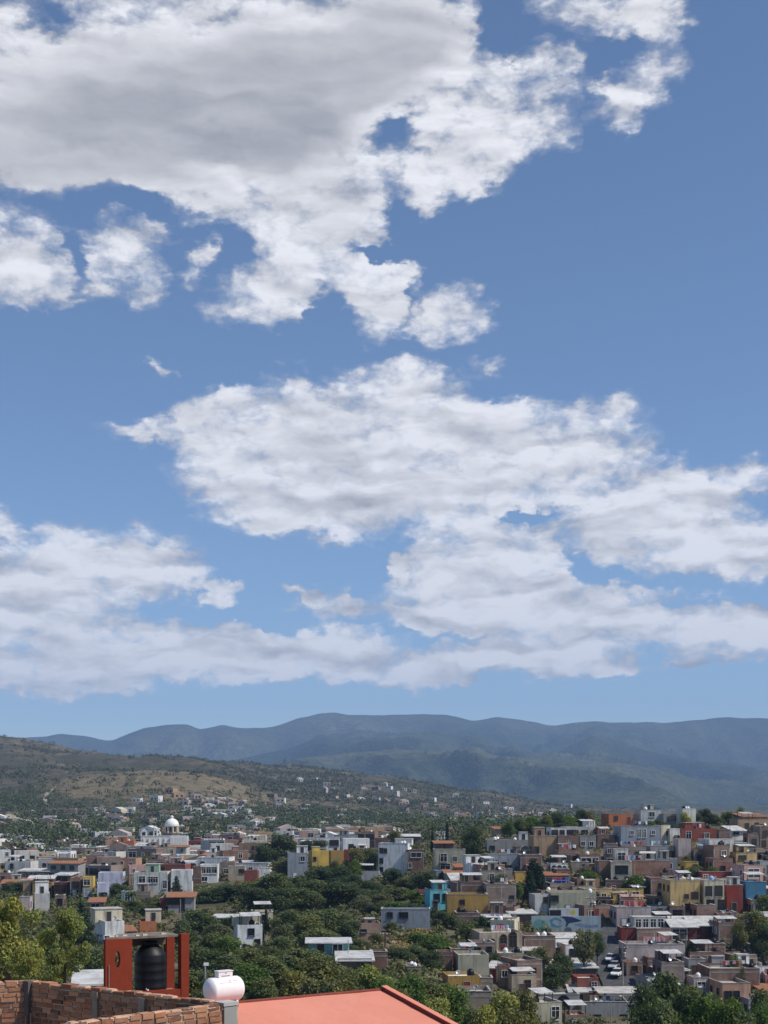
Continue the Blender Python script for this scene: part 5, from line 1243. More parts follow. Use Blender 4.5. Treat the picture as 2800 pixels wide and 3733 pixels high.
for i, (px, D, w) in enumerate(spots[:NFAR]):
    c = rng.choice(FARC); kd = (c, rng.randrange(3))
    if kd not in FARM: FARM[kd] = far_house_mesh(10, 8, rng.choice([3.0, 3.4, 4.6]), rng.random() < .15).mesh('far_house', [wallmat(c), DARK])
    o = link('house', FARM[kd]); o.location = spot(px, D); o.rotation_euler = (0, 0, rng.uniform(-.5, .5)); o.scale = (w / 10, 1, rng.uniform(.8, 1.2))
    tag(o, None, 'house'); p = pix(o.location)
    HOUSES.append((o, None, p[0], p[1] - 4, c, None, D, None, w, 8, 4))
for ci in range(1):
    big = MB(); cl = ['white', 'offwhite', 'cream', 'palepink', 'brickgrey', 'tan']
    for px, D, w in spots[NFAR:]:
        q = far_house_mesh(w, rng.uniform(5, 9), rng.choice([3.0, 3.4, 5.2]), rng.random() < .15); a = rng.uniform(-.5, .5); s = spot(px, D); ca, sa = math.cos(a), math.sin(a); k = rng.choice([0, 0, 1, 2, 3, 3, 4, 4, 5, 5])
        o0 = len(big.v); big.v += [(x * ca - y * sa + s.x, x * sa + y * ca + s.y, z + s.z) for x, y, z in q.v]
        for f, m in zip(q.f, q.mi): big.f.append(tuple(i + o0 for i in f)); big.mi.append(6 if m else k)
    tag(big.obj('scattered_far_houses', [wallmat(c) for c in cl] + [DARK]), 'tiny houses scattered over the far valley slopes', 'houses', kind='stuff')

# tracks on the far knoll
def track(pts, w):
    P = [spot(px, D) for px, D in pts]; Q = []
    for a, b in zip(P, P[1:]): Q += [a.lerp(b, i / 6) for i in range(6)]
    Q.append(P[-1]); mb = MB(); V = []
    for i, p in enumerate(Q):
        d = Q[min(i + 1, len(Q) - 1)] - Q[max(i - 1, 0)]; d.z = 0; d.normalize(); n = Vector((d.y, -d.x, 0))
        for k in (-1, 0, 1):
            q = p + n * w / 2 * k; V.append((q.x, q.y, gz(q.x / q.y * FP + CX, q.y) + 1.2))
    mb.add(V, [(i * 3 + k, i * 3 + k + 1, i * 3 + k + 4, i * 3 + k + 3) for i in range(len(Q) - 1) for k in range(2)])
    tag(mb.obj('path', flat('pale_track', (.36, .31, .24), .97, .3, .3)), kind='structure')
track([(100, 1200), (97, 1255), (104, 1310), (118, 1360)], 3.5)
track([(455, 1372), (500, 1352), (560, 1318), (630, 1280)], 4)
# washing lines and power cables
CLOTH = [flat('cloth_' + n, c, .9, .2) for n, c in (('white', (.75, .75, .74)), ('blue', (.1, .16, .36)), ('red', (.45, .06, .06)), ('dark', (.03, .03, .05)), ('pink', (.6, .3, .35)), ('pale_blue', (.4, .52, .66)))]
WASH = []
def washing(h, k):
    o, short, x, y, col, lab, D, zr, W, dep, H_ = h; r = random.Random(k)
    L = min(W - 1.2, r.uniform(3, 6))
    M = Matrix.Translation(o.location) @ Matrix.Rotation(o.rotation_euler.z, 4, 'Z')
    t = thing('washing_line', M @ Vector((r.uniform(-.3, .3), r.uniform(.7, 1.6), zr + .012)), o.rotation_euler.z)
    for s in (-1, 1): MB().tube([(s * L / 2, 0, 0), (s * L / 2, 0, 1.9)], .035, 6).obj('post', IRON, t)
    MB().tube([(-L / 2, 0, 1.85), (0, 0, 1.76), (L / 2, 0, 1.85)], .012, 4).obj('line', WHITEPAINT, t)
    x = -L / 2 + .25
    while x < L / 2 - .6:
        w = r.uniform(.35, .8); hh = r.uniform(.5, 1.1); c = MB(); V = []
        for i in range(4):
            for j in range(4): V.append((x + w * i / 3, .05 * math.sin(i * 2.1 + x) * j / 3, 1.79 - hh * j / 3))
        c.add(V, [(i * 4 + j, i * 4 + j + 1, i * 4 + j + 5, i * 4 + j + 4) for i in range(3) for j in range(3)]); q = c.obj('cloth', r.choice(CLOTH), t); q.modifiers.new('thickness', 'SOLIDIFY').thickness = .015
        x += w + r.uniform(.05, .4)
    WASH.append((t, short))
wl = [h for h in HOUSES if h[1] and h[7] and h[8] > 5 and h[6] < 360 and h[9] > 4]
for k, h in enumerate(random.Random(4).sample(wl, 16)): washing(h, k)
def dish(h, k):
    o, short, x, y, col, lab, D, zr, W, dep, H_ = h; r = random.Random(k + 50)
    d = MB(); d.lathe([(.02, .0), (.2, .03), (.34, .1), (.36, .12), (.33, .12), (.2, .06), (.02, .04)], 12); a = r.uniform(-.6, .6)
    q = d.obj('satellite_dish', STEEL, o, True); q.location = (r.uniform(-.4, .4) * W, .09, H_ + .55); q.rotation_euler = (R(65), 0, a)
    MB().tube([(0, 0, 0), (0, -.4, -.3)], .03, 5).obj('bracket', IRON, q)
for k, h in enumerate(random.Random(8).sample([h for h in HOUSES if h[7] and h[6] < 370 and h[9] > 4], 34)): dish(h, k)
def rebar(h, k):
    o, short, x, y, col, lab, D, zr, W, dep, H_ = h; r = random.Random(k)
    for sx in (-1, 1):
        for yy in (.12, dep - .12):
            if r.random() < .6:
                b = MB()
                for i in (-.06, .06): b.tube([(sx * (W / 2 - .12) + i, yy, H_ - .2), (sx * (W / 2 - .12) + i * 1.6, yy + r.uniform(-.05, .05), H_ + r.uniform(.5, 1.1))], .022, 4)
                b.obj('rebar_stub', flat('rusty_rebar', (.16, .08, .05), .9), o)
for k, h in enumerate([h for h in HOUSES if h[7] and h[6] < 370 and PAL[h[4]][0] == 'b']): rebar(h, k)
# ------------------------------------------------------------------ scrub and far woods: more leaves than anyone could count
def clumps(name, n, pick, size, quads, leaf, mat, seed, flat_=.7):
    r = np.random.default_rng(seed)
    px, D = pick(r, n); z = ground_z(px, D); X = (px - CX) / FP * D; m = len(px)
    s = size * (.5 + r.random(m) ** 1.5)
    d = r.normal(size=(m, quads, 3)); d /= np.linalg.norm(d, axis=2, keepdims=True); d[..., 2] = np.abs(d[..., 2]) * 1.0
    c = np.stack([X, D, z], 1)[:, None] + d * (s[:, None, None] * (.55 + .5 * r.random((m, quads, 1)))) * np.array([1, 1, flat_ * 1.6])
    nn = d + r.normal(0, .5, d.shape); nn /= np.linalg.norm(nn, axis=2, keepdims=True)
    t = np.cross(nn, r.normal(size=nn.shape)); t /= np.linalg.norm(t, axis=2, keepdims=True); b = np.cross(nn, t)
    L = (leaf * s / size)[:, None, None] * (.6 + .8 * r.random((m, quads, 1)))
    q = np.stack([c - t * L, c + b * L * .7, c + t * L, c - b * L * .7], 2).reshape(-1, 3)
    return link(name, npmesh(name, q, np.arange(len(q)).reshape(-1, 4), mat))
def on_hill(r, n):
    px = r.uniform(-300, 1420, n * 4); D = 900 * (2750 / 900) ** r.random(n * 4); X = (px - CX) / FP * D
    den = .5 + .85 * fbm(X / 110, D / 170, 4, 77)
    kn = ((X + 250) / 200) ** 2 + ((D - 1440) / 230) ** 2 < 1 + .5 * fbm(X / 60, D / 60, 2, 5)
    den = np.where(px > 700, den * .75, den); keep = r.random(n * 4) < np.where(kn, .09, np.clip(den, .08, 1))
    return px[keep][:n], D[keep][:n]
sm = leafmat('scrub_leaves', (.062, .074, .042), .1, .5)
tag(clumps('scrub', 19000, on_hill, 3.2, 18, .8, sm, 5), 'dry green scrub dotted over the far hills', 'scrub', kind='stuff')
def in_valley(r, n):
    px = r.uniform(-250, 1300, n * 5); D = r.uniform(520, 1350, n * 5); X = (px - CX) / FP * D
    den = .35 + .9 * fbm(X / 90, D / 60, 3, 41)
    den = np.where((px < 300) & (D > 560), den + .45, den); den = np.where((D < 600) & (px > 300), den - .25, den)
    keep = (r.random(n * 5) < np.clip(den, .02, 1)) & ~((px > 285) & (px < 425) & (D < 725))
    gr = np.array([(a, b, c) for a, b, c in OCC if b > 480 and c < 9])
    px, D = px[keep], D[keep]; X = (px - CX) / FP * D; ok = np.ones(len(px), bool)
    for a, b, c in gr: ok &= ~((np.abs(X - a) < c + 3) & (D < b + 4) & (D > b - 26))
    return px[ok][:n], D[ok][:n]
wm_ = leafmat('woodland_leaves', (.058, .085, .048), .15, .5)
tag(clumps('woodland', 2100, in_valley, 5.4, 150, .46, wm_, 6, 1.0), 'dark green woods between the far houses', 'woods', kind='stuff')
def undergrowth_at(r, n):
    px = r.uniform(-60, 1700, n * 3); D = r.uniform(95, 470, n * 3); X = (px - CX) / FP * D
    k = r.random(n * 3) < np.clip(.5 + .8 * fbm(X / 14, D / 14, 2, 91), .05, 1) * np.where((px < 960) & (D < 340), 1, .45)
    road = np.zeros(n * 3, bool)
    for a, b in ROADPTS: road |= (np.abs(px - a) < 55) & (np.abs(D - solve(a, b)) < 9)
    return px[k & ~road][:n], D[k & ~road][:n]
tag(clumps('undergrowth', 7600, undergrowth_at, 1.2, 30, .27, leafmat('undergrowth_leaves', (.09, .108, .052), .2, .5), 8), 'green undergrowth between the houses', 'undergrowth', kind='stuff')
def dry_slope(r, n):
    t = r.random(n); px = 858 + 62 * t + r.normal(0, 7, n); D = 240 + 36 * t + r.normal(0, 4, n)
    return px, D
tag(clumps('dry_grass', 900, dry_slope, .7, 26, .22, leafmat('dry_grass_blades', (.25, .2, .11), .3, .4), 9), 'pale dry grass on the bank', 'grass', kind='stuff')
# ------------------------------------------------------------------ the near rooftops
def at_px(A, B, px):      # the point of line A-B that is seen at picture column px
    k = (px - CX) / FP; d = B - A
    return A + d * ((k * A.y - A.x) / (d.x - k * d.y))
BRICK = NT('near_bricks')
isl = BRICK.n('ShaderNodeNewGeometry').outputs['Random Per Island']
nz_ = BRICK.noise(BRICK.coords(9, 9, 9, jitter=False), 1, 6, .7); nz2 = BRICK.noise(BRICK.coords(1.2, 1.2, 1.2, jitter=False), 1, 4, .6)
bc = BRICK.ramp(isl, [(0, (.13, .055, .04)), (.3, (.3, .115, .06)), (.55, (.42, .17, .085)), (.8, (.5, .24, .13)), (1, (.28, .125, .08))])
bc = BRICK.mix(BRICK.ramp(nz_, [(.46, 0.), (.75, .6)]), bc, (.4, .27, .18))
bc = BRICK.mix(BRICK.ramp(nz2, [(.45, 0.), (.7, .45)]), bc, (.1, .07, .055))
BRICK = BRICK.done(bc, .95, bump=(nz_, .7, .02))
MORT = flat('lime_mortar', (.44, .33, .25), .97, .45, 6)
CORAL = NT('coral_roof_coating')
c1 = CORAL.noise(CORAL.coords(.5, .5, .5, jitter=False), 1, 7, .65); c2 = CORAL.noise(CORAL.coords(1.2, .12, 1.2, jitter=False), 1, 5, .6); c3 = CORAL.noise(CORAL.coords(7, 7, 7, jitter=False), 1, 4, .7)
cc = CORAL.mix(CORAL.ramp(c1, [(.3, 0.), (.75, 1.)]), (.63, .24, .17), (.55, .205, .145))
cc = CORAL.mix(CORAL.ramp(c2, [(.46, 0.), (.78, .5)]), cc, (.62, .27, .19)); cc = CORAL.mix(CORAL.ramp(c3, [(.58, 0.), (.76, .5)]), cc, (.4, .14, .1))
CORAL = CORAL.done(cc, .85, .2, bump=(c3, .25, .02))

def brick_wall(name, A, B, ztop, zbot, parent, seed, thick=.13, ragged=.0):
    """A to B in the picture's left-to-right order; faces towards the camera"""
    r = random.Random(seed); d = (B - A); L = math.hypot(d.x, d.y); ang = math.atan2(d.y, d.x)
    m = MB(); m.box(0, L, .012, thick, zbot, ztop - .012)
    core = m.obj(name, MORT, parent); core.location = (A.x, A.y, 0); core.rotation_euler = (0, 0, ang)
    b = MB(); z = ztop; k = 0
    while z > zbot:
        h = .051 + r.uniform(-.004, .004); x = -r.uniform(0, .2)
        while x < L:
            l = r.uniform(.165, .22); y = r.uniform(-.012, .006); x0, x1 = max(0, x), min(L, x + l - r.uniform(.016, .028))
            if x1 - x0 > .02:
                s0, s1 = r.uniform(-.006, .006), r.uniform(-.006, .006); top = z + (r.uniform(-.012, .02) if k == 0 else 0)
                yb = thick + .01 if k == 0 else .05
                b.hexa([(x0, y, z - h + s0), (x1, y, z - h + s1), (x1, yb, z - h + s1), (x0, yb, z - h + s0)], [(x0, y, top + s0), (x1, y, top + s1), (x1, yb, top + s1), (x0, yb, top + s0)])
            x += l
        z -= h + r.uniform(.015, .022); k += 1
    o = b.obj('bricks', BRICK, core)
    cp = MB(); x = 0.0
    while x < L:                     # lumps of mortar left along the top, salmon sunlight put into their colour
        l = r.uniform(.06, .3)
        if r.random() < .6: cp.hexa([(x, .0, ztop - .02), (x + l, .0, ztop - .02), (x + l, thick, ztop - .02), (x, thick, ztop - .02)], [(x + .02, .02, ztop + r.uniform(.008, .02)), (x + l - .02, .02, ztop + r.uniform(.008, .02)), (x + l - .03, thick - .02, ztop + r.uniform(.008, .018)), (x + .03, thick - .02, ztop + r.uniform(.008, .018))])
        x += l
    cp.obj('mortar_cap', flat('sun_tinted_mortar', (.5, .32, .22), .97, .45, 8), core)
    return core
WPOST = flat('brown_grey_concrete', (.27, .215, .17), .95, .45, 5)
def brick_house():
    h = -2.4
    A = Vector((wx(62, 18.9), 18.9, 0)); B = Vector((wx(499, 16.76), 16.76, 0))
    E = (B - A).normalized(); C_ = B + Vector((wx(180, 15.35), 15.35, 0)).__sub__(B).normalized() * 5.2; D_ = A + Vector((-.35, -.15, 0)).normalized() * 4.5
    o = thing('brick_house', (A.x, A.y, -14.4), 0, 'unplastered brick rooftop parapet with concrete posts in the lower corner of the view', 'brick house')
    inv = Vector((-A.x, -A.y, 14.4))
    def place(q): q.location = Vector(q.location) + inv; return q
    place(brick_wall('back_parapet', A, B, h, h - 1.15, o, 3)); place(brick_wall('front_parapet', C_, B + (C_ - B).normalized() * .1, h, h - 1.6, o, 4)); place(brick_wall('side_parapet', D_, A, h, h - 1.15, o, 5))
    n = Vector((-E.y, E.x, 0))
    for px0, px1, dz, m in ((202, 213, -.03, WPOST), (301, 315, -.04, WPOST)):
        p, q = at_px(A, B, px0), at_px(A, B, px1); w = MB(); a = math.atan2(E.y, E.x)
        w.box(0, (q - p).length, -.03, .13, h - 1.15, h + dz); c = w.obj('concrete_post', m, o); c.location = Vector((p.x, p.y, 0)) + inv; c.rotation_euler = (0, 0, a)
    w = MB(); w.box(-.09, .06, -.06, .12, h - 1.15, h + .015); c = w.obj('concrete_post', flat('dark_concrete', (.12, .1, .09), .95, .4, 4), o); c.location = Vector((A.x, A.y, 0)) + inv; c.rotation_euler = (0, 0, math.atan2(E.y, E.x))
    F = (B - C_).normalized(); w = MB(); w.box(-.115, .075, -.02, .17, h - 3, h - .012); w.box(-.13, .09, -.03, .18, h - .012, h + .03, 1); c = w.obj('concrete_post', [CONC, CONCPALE], o); c.location = Vector((B.x, B.y, 0)) + inv; c.rotation_euler = (0, 0, math.atan2(F.y, F.x))
    for px, off, hh in ((67, .1, .45), (72, .14, .28), (77.5, .1, .5)):
        p = at_px(A, B, px) - n * off; MB().tube([(0, 0, h - 1.15), (0.01, 0, h - 1.15 + hh + .25)], .012, 6).obj('steel_rod', flat('rusty_rod', (.3, .17, .12), .8), o).location = Vector((p.x, p.y, 0)) + inv
    # the rooftop slab and the storey below
    def slab(z0, z1, nm, m, g=0):
        w = MB(); P = [A + (A - B).normalized() * 0, D_, C_, B]
        ctr = sum((Vector(p) for p in P), Vector()) / 4; P = [p + (ctr - p).normalized() * g for p in P]
        w.hexa([(p.x, p.y, z0) for p in P], [(p.x, p.y, z1) for p in P]); q = w.obj(nm, m, o); q.location = inv; return q
    slab(h - 1.3, h - 1.05, 'roof_slab', CONC, .05); slab(-16, h - 1.61, 'house_wall', wallmat('brick'), -.02)
    return o
brick_house()

RED = NT('rough_red_render')
r1 = RED.noise(RED.coords(2, 2, 2, jitter=False), 1, 6, .7); r2 = RED.noise(RED.coords(22, 22, 22, jitter=False), 1, 4, .7); r3 = RED.noise(RED.coords(6, 6, .8, jitter=False), 1, 4, .6)
rc = RED.mix(RED.ramp(r1, [(.3, 0.), (.7, 1.)]), (.25, .042, .02), (.19, .032, .017)); rc = RED.mix(RED.ramp(r3, [(.55, 0.), (.75, .4)]), rc, (.15, .03, .02)); rc = RED.mix(RED.ramp(r2, [(.6, 0.), (.8, .35)]), rc, (.36, .1, .06))
RED = RED.done(rc, .95, .15, bump=(r2, .6, .02))
def tower():
    D = 42.0; o = thing('water_tower', (wx(228, D), D, -14.6), R(32), 'orange red masonry tower open at the sides, carrying a flat slab over a black tank', 'tank tower')
    dz = 14.6; zt, zf = -4.07 + dz, -5.82 + dz
    # front panel with an oval opening
    W_, x0, z0, z1 = .856, 0, -6.3 + dz, zt; cx, cz, a, b = .388, -4.68 + dz, .085, .25; n = 24
    w = MB(); outer = []
    for i in range(n):
        t = 2 * math.pi * i / n; c, s = math.cos(t), math.sin(t); k = []
        if c > 1e-6: k.append((W_ - cx) / c)
        if c < -1e-6: k.append(-cx / c)
        if s > 1e-6: k.append((z1 - cz) / s)
        if s < -1e-6: k.append((z0 - cz) / s)
        outer.append((cx + c * min(k), cz + s * min(k)))
    corners = [(W_, z1), (0, z1), (0, z0), (W_, z0)]
    for i in range(n):
        t = math.atan2(outer[i][1] - cz, outer[i][0] - cx)
    inner = [(cx + a * math.cos(2 * math.pi * i / n), cz + b * math.sin(2 * math.pi * i / n)) for i in range(n)]
    for i in range(n):
        j = (i + 1) % n; poly = [outer[i]]
        t0, t1 = 2 * math.pi * i / n, 2 * math.pi * (i + 1) / n
        for cr in corners:
            t = math.atan2(cr[1] - cz, cr[0] - cx) % (2 * math.pi)
            if t0 < t < t1 - 1e-9: poly.append(cr)
        poly += [outer[j], inner[j], inner[i]]
        for y, rev in ((0, False), (.17, True)):
            vs = [(x, y, z) for x, z in poly]; f = tuple(range(len(poly)))
            w.add(vs, [f[::-1] if not rev else f])
        w.add([(inner[i][0], 0, inner[i][1]), (inner[j][0], 0, inner[j][1]), (inner[j][0], .17, inner[j][1]), (inner[i][0], .17, inner[i][1])], [(0, 1, 2, 3)])
    for (p, q) in (((0, z0), (0, z1)), ((0, z1), (W_, z1)), ((W_, z1), (W_, z0)), ((W_, z0), (0, z0))):
        w.add([(p[0], 0, p[1]), (p[0], .17, p[1]), (q[0], .17, q[1]), (q[0], 0, q[1])], [(0, 1, 2, 3)])
    w.obj('front_panel', RED, o)
    MB().tube([(.1, -.03, zf - .3), (.1, -.03, zt - .75)], .011, 6).obj('conduit', STEEL, o)
    for x, y in ((2.476, 0), (2.44, 1.05)):
        c = MB(); c.box(x, x + .265, y, y + .265, -6.3 + dz, zt + (.06 if y == 0 else -.035)); c.obj('column', RED, o)
    c = MB(); c.box(1.0, 2.435, 1.08, 1.28, zt - .34, zt - .033); c.obj('rear_beam', flat('grey_brown_concrete', (.17, .12, .095), .95, .4, 4), o)
    c = MB(); c.box(.86, 2.474, .02, .2, -6.3 + dz, -5.72 + dz); c.obj('curb', RED, o)
    c = MB(); c.box(.5, 2.6, .21, 1.04, zf - .14, zf); c.obj('floor_slab', CONC, o)
    c = MB(); PL = [(.12, .19), (2.47, .19), (2.47, 1.33), (.95, 1.33)]; c.hexa([(x, y, zt - .03) for x, y in PL], [(x, y, zt + .04) for x, y in PL]); s_ = c.obj('roof_slab', flat('dirty_roof_concrete', (.2, .17, .145), .95, .5, 3), o)
    r = random.Random(5); c = MB()
    for i in range(9):
        x, y, l = r.uniform(.2, 2.1), r.uniform(.22, .5), r.uniform(.06, .2); c.hexa([(x, y, zt + .041), (x + l, y + .02, zt + .041), (x + l, y + .14, zt + .041), (x, y + .12, zt + .041)], [(x + .02, y + .02, zt + .07), (x + l - .02, y + .03, zt + .08), (x + l - .02, y + .11, zt + .07), (x + .02, y + .1, zt + .08)])
    c.obj('loose_mortar', flat('pale_mortar', (.5, .4, .32), .97, .4, 8), s_)
    c = MB(); c.box(.02, 2.74, .03, 1.6, -1.5, -6.3 + dz - .004); c.obj('house_wall', RED, o)
    M = Matrix.Translation(o.location) @ Matrix.Rotation(R(32), 4, 'Z')
    t = thing('water_tank', M @ Vector((1.72, .66, zf + .003)), .4, 'big black ribbed water tank inside the orange red tower', 'water tank')
    t.scale = (.9, .9, 1.05); bm_, lm_ = tank_meshes('black'); bo = link('body', bm_, t); link('lid', lm_, t)
    MB().tube([(-.2, -.5, .1), (-.25, -.62, .1), (-.3, -.62, .16)], .03, 6).obj('outlet_pipe', WHITEPAINT, t)
    OCC.append((o.location.x, 43, 4))
tower()

def coral_house():
    Fv = Vector((wx(835, 36.26), 36.26, -4.82)); Lv = Vector((wx(510, 33.29), 33.29, -4.75)); Nv = Vector((1.72, 33.69, -5.38))
    e1 = (Fv - Lv).normalized(); e2 = (Nv - Fv).normalized(); up = Vector((0, 0, 1))
    ang = math.atan2(e1.y, e1.x); base = Vector((Lv.x, Lv.y, -14.5))
    o = thing('coral_roofed_house', base, 0, 'house with a broad plain coral red roof sloping to the lower edge', 'house')
    len1 = (Fv - Lv).length; P = lambda u, v, dz=0: Lv + e1 * u + e2 * v + up * dz - base
    n = 24; mb = MB(); V = []; u0, u1, v1 = -1.25, len1 - .15, 9.0
    rr = random.Random(2)
    for j in range(n + 1):
        for i in range(n + 1): V.append(P(u0 + (u1 - u0) * i / n, v1 * j / n, rr.uniform(-.006, .006)))
    mb.add(V, [(j * (n + 1) + i, (j + 1) * (n + 1) + i, (j + 1) * (n + 1) + i + 1, j * (n + 1) + i + 1) for j in range(n) for i in range(n)])
    mb.hexa([P(u0, v1, -.2), P(u1, v1, -.2), P(u1, 0, -.2), P(u0, 0, -.2)], [P(u0, v1, -.02), P(u1, v1, -.02), P(u1, 0, -.02), P(u0, 0, -.02)])
    rf = mb.obj('roof', CORAL, o)
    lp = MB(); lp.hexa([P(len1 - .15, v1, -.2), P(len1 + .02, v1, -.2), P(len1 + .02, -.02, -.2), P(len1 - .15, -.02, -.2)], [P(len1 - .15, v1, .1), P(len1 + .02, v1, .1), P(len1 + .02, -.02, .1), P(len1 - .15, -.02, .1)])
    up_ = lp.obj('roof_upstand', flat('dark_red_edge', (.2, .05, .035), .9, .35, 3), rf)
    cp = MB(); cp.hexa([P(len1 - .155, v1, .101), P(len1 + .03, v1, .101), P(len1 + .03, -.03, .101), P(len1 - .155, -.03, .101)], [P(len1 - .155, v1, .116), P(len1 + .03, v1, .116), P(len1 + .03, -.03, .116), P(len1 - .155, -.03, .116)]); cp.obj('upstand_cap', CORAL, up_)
    l2 = MB(); l2.hexa([P(u0, -.001, -.2), P(len1 - .155, -.001, -.2), P(len1 - .155, -.1, -.2), P(u0, -.1, -.2)], [P(u0, -.001, .035), P(len1 - .155, -.001, .035), P(len1 - .155, -.1, .035), P(u0, -.1, .035)])
    l2.obj('rear_edge', flat('dark_red_edge', (.2, .05, .035), .9, .35, 3), rf)
    w = MB(); w.hexa([P(u0 + .2, v1 - .3, -.0) * 1 for _ in (0,)][:0] or [Vector((q.x, q.y, -1.5)) for q in (P(u0 + .15, v1 - .2), P(len1 - .2, v1 - .2), P(len1 - .2, .1), P(u0 + .15, .1))], [q for q in (P(u0 + .15, v1 - .2, -.205), P(len1 - .2, v1 - .2, -.205), P(len1 - .2, .1, -.205), P(u0 + .15, .1, -.205))])
    w.obj('wall', stucco((.5, .3, .2)), o)
    # gas tank standing on the rear corner of the roof
    cy = 33.12; cx_ = wx(483.5, cy); q = Vector((cx_, cy, 0)) - Vector((Lv.x, Lv.y, 0)); det = e1.x * e2.y - e1.y * e2.x
    u = (q.x * e2.y - q.y * e2.x) / det; v = (e1.x * q.y - e1.y * q.x) / det; zr = (Lv + e1 * u + e2 * v).z
    t = thing('gas_tank', (cx_, cy, zr), ang, 'white horizontal gas tank on feet at the corner of the coral roof', 'gas tank')
    enamel = flat('white_enamel', (.78, .74, .75), .35, .12, 1.5, 0, .5); rad, Lc = .295, .37; zc = .05 + rad + .012
    prof = [(.02, -Lc - .13), (.12, -Lc - .122), (.21, -Lc - .09), (.27, -Lc - .04), (rad, -Lc)]; prof += [(rad, -Lc + .02), (rad, Lc - .02), (rad, Lc), (.27, Lc + .04), (.21, Lc + .09), (.12, Lc + .122), (.02, Lc + .13)]
    body = MB().lathe(prof, 40, (0, 0, zc), axis='x').obj('body', enamel, t, True)
    for sx in (-.3, .27):
        for sy in (-.15, .15):
            f = MB(); f.hexa([(sx - .03, sy - .045, -.0), (sx + .03, sy - .045, 0), (sx + .03, sy + .045, 0), (sx - .03, sy + .045, 0)], [(sx - .022, sy - .02, zc - .22), (sx + .022, sy - .02, zc - .22), (sx + .022, sy + .02, zc - .22), (sx - .022, sy + .02, zc - .22)]); f.obj('leg', enamel, t)
    zb = zc + rad - .015; bx = MB(); bx.box(-.2, .19, -.09, .09, zb, zb + .15); bx.box(-.215, .205, -.105, .105, zb + .15, zb + .168); vb = bx.obj('valve_cover', enamel, t)
    ink = flat('grey_print', (.2, .17, .2), .7); rd = random.Random(9)
    tx = MB(); x = -.12
    while x < .12: l = rd.uniform(.012, .03); tx.box(x, x + l, -.0935, -.0901, zb + .035, zb + .055); x += l + .007
    tx.box(-.02, .02, -.0935, -.0901, zb + .1, zb + .12); tx.obj('printing', ink, vb)
    # faded lettering around the upper front of the shell, too small to read
    lt = MB(); x = -.26
    def shell(x, t_, d): return (x, -(rad + d) * math.sin(t_), zc + (rad + d) * math.cos(t_))
    def mark(x, l, t0, t1): lt.add([shell(x, t0, .002), shell(x + l, t0, .002), shell(x + l, t1, .002), shell(x, t1, .002)], [(0, 3, 2, 1)])
    while x < .06: l = rd.uniform(.012, .026); mark(x, l, .88, .97); x += l + .008
    x = .12
    while x < .24: l = rd.uniform(.01, .02); mark(x, l, .74, .81); x += l + .007
    mark(.01, .05, .68, .82); lt.obj('faded_lettering', flat('faded_red_grey_print', (.42, .3, .34), .6), body)
    MB().tube([(-.24, 0, zb - .02), (-.3, .05, zb + .03), (-.38, .12, zc + .1), (-.4, .25, .05)], .014, 6).obj('pipe', IRON, t)
    OCC.append((-1, 33, 6))
coral_house()

# ------------------------------------------------------------------ words that single each thing out
CN = {'white': 'white', 'offwhite': 'off white', 'cream': 'cream', 'beige': 'beige', 'lavender': 'lavender', 'lightgrey': 'pale grey', 'grey': 'grey', 'bluegrey': 'blue grey', 'ochre': 'ochre', 'yellow': 'yellow', 'mustard': 'mustard',
 'orange': 'orange', 'red': 'red', 'brickred': 'brick red', 'pink': 'pink', 'palepink': 'pale pink', 'tan': 'tan', 'salmon': 'salmon', 'olive': 'olive', 'brown': 'brown', 'brick': 'rose brick', 'brickdark': 'dark brick', 'brickpale': 'pale brick', 'brickgrey': 'grey brick', 'stone': 'stone'}
USED = {}
LAND = []
NAMED = [h for h in HOUSES if h[1]]
for (o, short, x, y, col, lab, D, *_r) in NAMED:
    t = lab or short; n = len(t.split())
    o['label'] = t if n >= 4 else t + ' with flat roof'
    USED[o['label']] = o; LAND.append((short, x, y))
LAND += [('domed white church', 357, 1800), ('painted bird wall', 1222, 1995), ('orange red tank tower', 318, 2085), ('white gas tank', 483, 2135)]
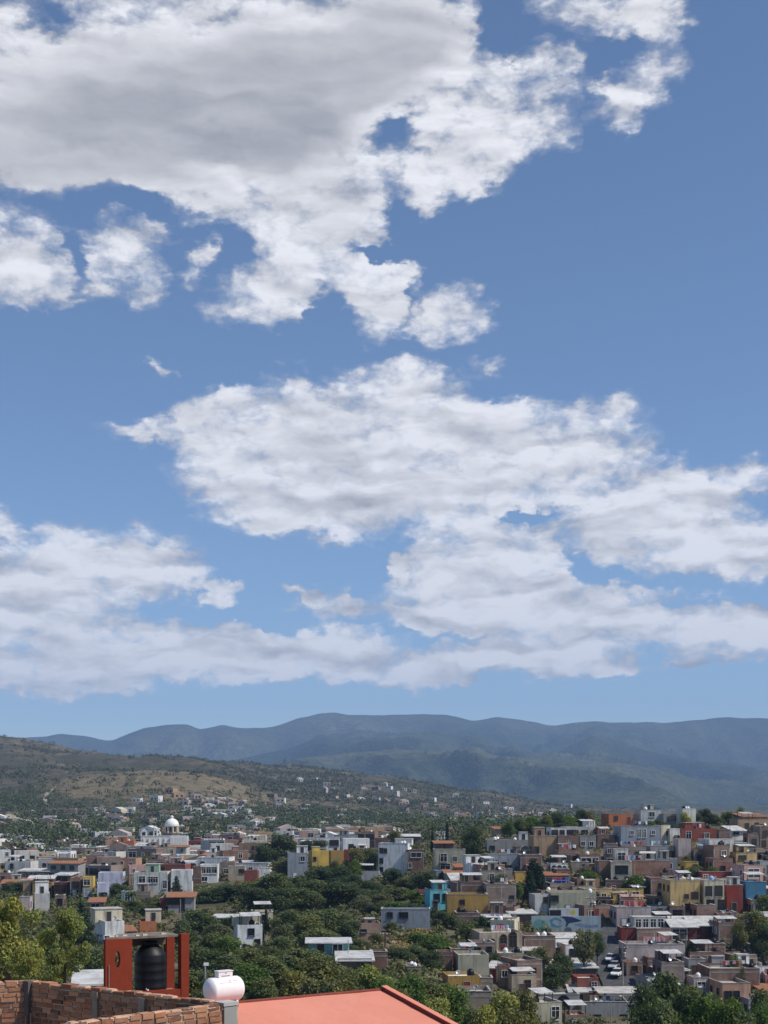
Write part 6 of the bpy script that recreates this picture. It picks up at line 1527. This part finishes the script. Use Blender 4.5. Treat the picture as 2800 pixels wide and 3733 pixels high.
def words_for(x, y, what, skip=()):
    c = sorted(LAND, key=lambda l: (l[1] - x) ** 2 + 2.2 * (l[2] - y) ** 2)
    opts = []
    for a in c[:7]:
        dx, dy = a[1] - x, a[2] - y
        rel = ('beside the ' if abs(dx) > abs(dy) * 1.3 else ('just above the ' if dy > 0 else 'just below the '))
        opts.append(f'{what} {rel}{a[0]}')
    for i in range(5):
        for j in range(i + 1, 6): opts.append(f'{what} between the {c[i][0]} and the {c[j][0]}')
    for t in opts:
        if t not in USED and len(t.split()) <= 16: return t
    for k in ('second', 'third', 'fourth', 'fifth', 'sixth'):
        for a in c[:4]:
            t = f'{k} {what} near the {a[0]}'
            if t not in USED and len(t.split()) <= 16: return t
    return f'{what} near the {c[0][0]}'
for h in HOUSES:
    if h[1]: continue
    o, _, x, y, col, lab, D, zr, W, dep, H_ = h
    sz = ('small ' if W < 6 else 'wide ' if W > 8.5 else '') + ('two storey ' if H_ > 4.8 else 'low ')
    kids = [c.name for c in o.children]
    what = (sz + CN[col] + ' house') if D < 640 else 'distant ' + CN[col] + ' house'
    t = words_for(x, y, what); o['label'] = t; USED[t] = o; o['category'] = 'house'; o['group'] = 'houses of the hillside town' if D < 640 else 'distant houses at the edge of town'
    if D < 640: LAND.append((sz.strip() + ' ' + CN[col] + ' house', x, y)) if False else None
for h in NAMED: h[0]['group'] = 'houses of the hillside town'
lab_of = {h[0].name: h for h in HOUSES}
for o, col, host, where in TANKS:
    o['category'] = 'water tank'; o['group'] = 'rooftop water tanks'
    if host:
        t = f'{col} water tank on the {host}'
        if t in USED: t = f'second {col} water tank on the {host}'
    else:
        p = pix(o.location); t = words_for(p[0], p[1], f'{col} rooftop water tank')
    w = t.split(); t = ' '.join(w[:16]); o['label'] = t; USED[t] = o
KN = {'dark': 'dark green tree', 'mid': 'green leafy tree', 'grey': 'grey green tree', 'bright': 'fresh green tree', 'yellow': 'yellow green tree', 'olive': 'olive green tree', 'cypress': 'slim dark cypress', 'conifer': 'dark conifer', 'palm': 'palm tree'}
for o, x, y, kind, lab, h, D in TREES:
    sz = '' if kind == 'palm' else ('big ' if h > 9 else 'small ' if h < 4.5 else '')
    t = lab or words_for(x, y, sz + KN[kind]); o['label'] = t; USED[t] = o; o['category'] = 'tree'; o['group'] = 'trees among the houses'
for t, short in WASH:
    t['label'] = f'line of washing on the roof of the {short}'; t['category'] = 'washing line'; t['group'] = 'rooftop washing lines'
